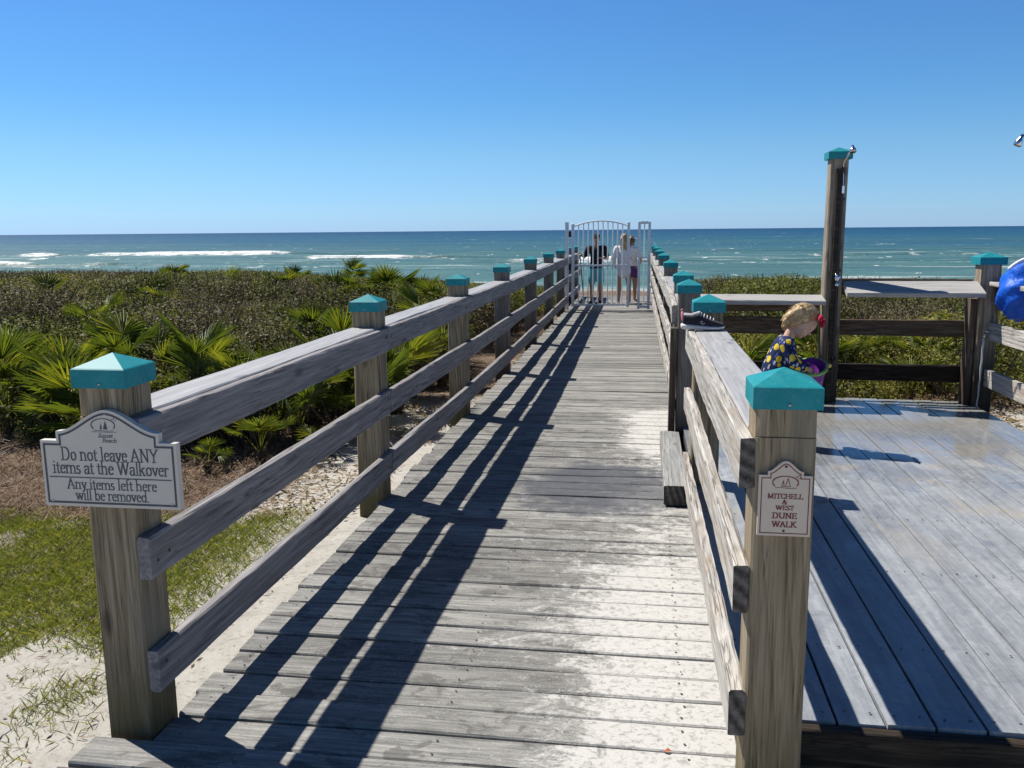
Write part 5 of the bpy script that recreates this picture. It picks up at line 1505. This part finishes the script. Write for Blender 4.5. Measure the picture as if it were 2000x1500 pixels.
for s in (-1, 1):
    sh, el, wr = ARM[s]
    capsule(m, (.0, 0, .655), (.0, s * .065, .668), .056, .048)
    capsule(m, sh, el, .047, .038); capsule(m, el, Vector(el).lerp(Vector(wr), .88), .037, .029)
m.lathe([(.05, 0), (.056, .012), (.050, .026)], (.008, 0, .695), Matrix.Rotation(R(14), 3, 'Y'), 20)
solid('top', m, M['lemon'], ch, .006, 5)
m = MB()
m.ell(hp(-.022, 0, .022), (.085, .083, .088), HR, 20, 14); m.ell(hp(-.052, 0, -.022), (.066, .081, .080), HR, 18, 12)
capsule(m, hp(-.05, 0, -.02), hp(-.050, 0, -.092), .058, .034)
for sd_i in (-1, 1): capsule(m, hp(-.015, sd_i * .058, -.01), hp(-.020, sd_i * .060, -.072), .026, .012)
rg = random.Random(3)
for k in range(46):
    a = rg.uniform(-2.6, 2.6); s0 = math.sin(a); f0 = math.cos(a)
    q0 = hp(-.025 - .035 * max(0, f0), .05 * s0, .10 - .02 * abs(s0)); 
    rr = rg.uniform(.084, .094)
    q1 = hp(-.03 - .052 * (f0 * .5 + .5), rr * (1 if s0 > 0 else -1) * (.55 + .45 * abs(s0)), .045 + rg.uniform(-.02, .02)); q2 = hp(-.048 - .03 * (f0 * .5 + .5) + rg.uniform(-.015, .02), rr * (1 if s0 > 0 else -1) * (.6 + .4 * abs(s0)), -.045 + rg.uniform(-.025, .015))
    q3 = q2 + Vector((rg.uniform(-.025, .02), rg.uniform(-.01, .01), -.022)) - Cr * .015
    m.tube([q0, q1, q2, q3], [.008, .012, .010, .004], 6)
hr = solid('hair', m, M['blonde'], ch, .0042, 2)
m = MB()
for k in range(300):
    a = rg.uniform(-math.pi, math.pi); s0 = math.sin(a); f0 = math.cos(a)
    ln = (1.10 if f0 > .3 else 1.95) + rg.uniform(-.3, .4); st0 = rg.uniform(.0, .5); pts = []
    wig = rg.uniform(0, 6.28); lift = rg.uniform(.98, 1.045)
    for q in range(7):
        th = st0 + (ln - st0) * q / 6
        sw = a + .42 * math.sin(th * 3.0 + wig) * q / 6
        e = Vector((-.022 - .014 * q / 6 + .086 * math.sin(th) * math.cos(sw), .085 * math.sin(th) * math.sin(sw), .022 + .090 * math.cos(th)))
        pts.append(hp(*(e * lift)))
    pts[-1] = pts[-1] + Vector((rg.uniform(-.03, .015), rg.uniform(-.02, .02), rg.uniform(-.022, .0)))
    m.tube(pts, [.0022, .0024, .0024, .0022, .0018, .0013, .0006], 4, cap=False)
M['blonde_light'] = hair_mat('light_blonde_strands', (.34, .21, .09), (.60, .43, .22), (.80, .64, .40))
m.build('strands', M['blonde_light'], hr, smooth=True)
M['bow'] = cloth('red_ribbon_cloth', (.45, .012, .045), 40)
bp = hp(.045, -.030, .088)
m = MB()
for s, a in ((1, 0), (-1, 0)):
    m.ell(bp + Vector((.012, s * .026, .004)), (.016, .028, .022), Matrix.Rotation(s * .4, 3, 'X'), 12, 8)
m.ell(bp + Vector((.014, 0, 0)), (.013, .011, .013), None, 10, 8)
m.ell(bp + Vector((.030, -.012, -.03)), (.012, .020, .030), Matrix.Rotation(.3, 3, 'Y'), 12, 8); m.ell(bp + Vector((.024, .016, -.028)), (.012, .014, .026), None, 12, 8)
m.build('bow', M['bow'], ch, smooth=True)
# bucket
ax = Vector((-.10, -.42, .90)).normalized()
q = ax.to_track_quat('Z', 'Y').to_matrix()
BC = Vector((CX + .165, CY - .055, CZ + .525))
bk = thing('bucket', 'purple toy bucket with a green rim held by the small child', 'bucket', (0, 0, 0))
M['purple'] = plain('purple_plastic', (.17, .012, .24), .35, .5); M['green'] = plain('green_plastic', (.20, .36, .10), .4, .5); M['yellow'] = plain('yellow_plastic', (.65, .50, .10), .4, .5)
m = MB(); m.lathe([(0, -.15), (.066, -.15), (.068, -.145), (.094, 0), (.089, 0), (.063, -.14), (0, -.142)], BC, q, 32); m.build('pail', M['purple'], bk, smooth=True)
m = MB(); m.lathe([(.088, .003), (.100, .003), (.103, -.004), (.101, -.016), (.092, -.016)], BC, q, 36); m.build('rim', M['green'], bk, smooth=True)
m = MB()
for s in (-1, 1): m.ell(BC + q @ Vector((s * .106, .02, -.004)), (.015, .013, .013), None, 12, 8)
m.build('handle_hinge', M['yellow'], bk, smooth=True)
m = MB(); m.tube([BC + q @ Vector((.106 * math.cos(a), .02 + .095 * math.sin(a), -.012 - .055 * math.sin(a))) for a in [math.pi * k / 16 for k in range(17)]], .0045, 8); m.build('handle', M['yellow'], bk, smooth=True)

# ------------------------------------------------------------------ shoe on the rail
M['shoe_mesh'] = cloth('dark_shoe_mesh', (.028, .026, .036), 60, .4); M['sole'] = plain('off_white_foam', (.62, .56, .55), .6, .3); M['pink'] = plain('pink_shoe_fabric', (.55, .20, .22), .7); M['lace'] = plain('grey_lace', (.50, .49, .52), .8); M['lining'] = plain('grey_shoe_lining', (.22, .21, .23), .9)
sx0, sy0, sz0 = .200, 4.700, 1.0095
sh = thing('running_shoe', 'single dark running shoe with pale sole and pink heel left on the rail end', 'shoe', (0, 0, 0))
def loft(secs, mat, name, parent, close=True, smooth=True):
    m = MB(); n = len(secs[0]); vs = [p for s in secs for p in s]; fs = []
    for k in range(len(secs) - 1):
        for i in range(n):
            j = (i + 1) % n; fs.append((k * n + i, k * n + j, (k + 1) * n + j, (k + 1) * n + i))
    if close: fs.append(tuple(range(n - 1, -1, -1))); fs.append(tuple((len(secs) - 1) * n + i for i in range(n)))
    m.add(vs, fs); return m.build(name, mat, parent, smooth=smooth)
def oval(x, hw, z0, z1, n=18, sq=.75, dy=0):
    out = []
    for i in range(n):
        a = 2 * math.pi * i / n; c, s = math.cos(a), math.sin(a)
        out.append((sx0 + x, sy0 + dy + hw * math.copysign(abs(c) ** sq, c), sz0 + (z0 + z1) / 2 + (z1 - z0) / 2 * math.copysign(abs(s) ** sq, s)))
    return out
loft([oval(.002, .020, .010, .030), oval(.010, .030, .003, .034), (oval(.045, .034, .0, .032)), oval(.10, .033, .0, .026), oval(.15, .040, .0, .022), oval(.19, .039, .002, .021), oval(.218, .028, .007, .022), oval(.228, .012, .012, .021)], M['sole'], 'sole', sh)
loft([oval(.010, .018, .028, .078), oval(.020, .027, .026, .083), oval(.045, .031, .026, .076), oval(.075, .031, .024, .079), oval(.100, .033, .022, .084), oval(.125, .036, .020, .073), oval(.155, .039, .018, .058), oval(.185, .037, .017, .047), oval(.210, .028, .016, .037), oval(.224, .014, .016, .028)], M['shoe_mesh'], 'upper', sh)
m = MB(); m.ell((sx0 + .054, sy0, sz0 + .079), (.038, .022, .005), Matrix.Rotation(R(-4), 3, 'Y'), 18, 8); m.build('lining', M['lining'], sh, smooth=True)
m = MB(); m.tube([(sx0 + .014, sy0 - .026, sz0 + .082), (sx0 + .055, sy0 - .029, sz0 + .078), (sx0 + .094, sy0 - .022, sz0 + .090), (sx0 + .098, sy0, sz0 + .093), (sx0 + .094, sy0 + .022, sz0 + .090), (sx0 + .055, sy0 + .029, sz0 + .078), (sx0 + .014, sy0 + .026, sz0 + .082)], .005, 8); m.build('collar', M['lace'], sh, smooth=True)
m = MB()
for k in range(5):
    x = .103 + .016 * k; z = .088 - .0075 * k
    m.tube([(sx0 + x, sy0 - .030, sz0 + z - .012), (sx0 + x + .004, sy0, sz0 + z + .002), (sx0 + x + .002, sy0 + .030, sz0 + z - .012)], .0028, 6)
m.build('lace', M['lace'], sh, smooth=True)
m = MB(); m.ell((sx0 + .012, sy0, sz0 + .066), (.010, .022, .034), Matrix.Rotation(R(-8), 3, 'Y'), 14, 10); m.tube([(sx0 + .010, sy0, sz0 + .09), (sx0 + .002, sy0, sz0 + .104), (sx0 + .012, sy0, sz0 + .108)], .0045, 8); m.build('heel_tab', M['pink'], sh, smooth=True)
m = MB(); m.tube([(sx0 + .115, sy0 - .0375, sz0 + .045), (sx0 + .105, sy0 - .0375, sz0 + .050), (sx0 + .100, sy0 - .0370, sz0 + .042), (sx0 + .112, sy0 - .0380, sz0 + .034), (sx0 + .124, sy0 - .0390, sz0 + .038)], .0022, 6)
m.build('side_mark', M['lace'], sh, smooth=True)

# ------------------------------------------------------------------ blue bundle on the right fence, fallen leaf
M['blue'] = None
tb = NT('blue_nylon'); co = tb.obj()
cr = tb.noise(co, 5, 3, .5, 1.2)
tb.base(tb.ramp(tb.noise(co, 4, 3, .5), [(.3, (.003, .06, .42)), (.7, (.005, .10, .55))]), .5, .3); tb.bump(cr, .6, .04); M['blue'] = tb.m
bu = thing('beach_bag', 'puffy bright blue beach bag with white edging on the right fence', 'bag', (0, 0, 0))
m = MB(); m.ell((0, 0, 0), (.24, .20, .23), None, 48, 32)
vs = np.array(m.v); nn = vs / np.linalg.norm(vs, axis=1)[:, None]
dsp = (vnoise(nn[:, 0] * 4 + 9, nn[:, 2] * 4 + nn[:, 1] * 3 + 9, 3) - .5) * .06 + (vnoise(nn[:, 0] * 11 + 9, nn[:, 2] * 9 + nn[:, 1] * 9 + 9, 5) - .5) * .022
vs = vs + nn * dsp[:, None]
BGc = np.array((2.775, 6.80, 1.075)); m.v = [tuple(v + BGc) for v in vs]
m.build('fabric', M['blue'], bu, smooth=True)
m = MB(); m.tube([(BGc[0] + .238 * math.cos(a), BGc[1] - .02, BGc[2] + .012 + .226 * math.sin(a)) for a in [R(80 + 62 * k / 14) for k in range(15)]], .014, 8); m.build('edging', M['white_cloth'], bu, smooth=True)
m = MB(); lx, ly = ground_at(1303, 1471, 0.0)
m.add([(lx - .012, ly - .004, .006), (lx, ly - .008, .011), (lx + .014, ly + .002, .007), (lx + .002, ly + .010, .012), (lx, ly, .009)], [(0, 1, 4), (1, 2, 4), (2, 3, 4), (3, 0, 4)])
tag(m.build('fallen_leaf', plain('red_dry_leaf', (.40, .10, .04), .7)), 'tiny reddish dry leaf lying on the boards at the bottom right', 'leaf')
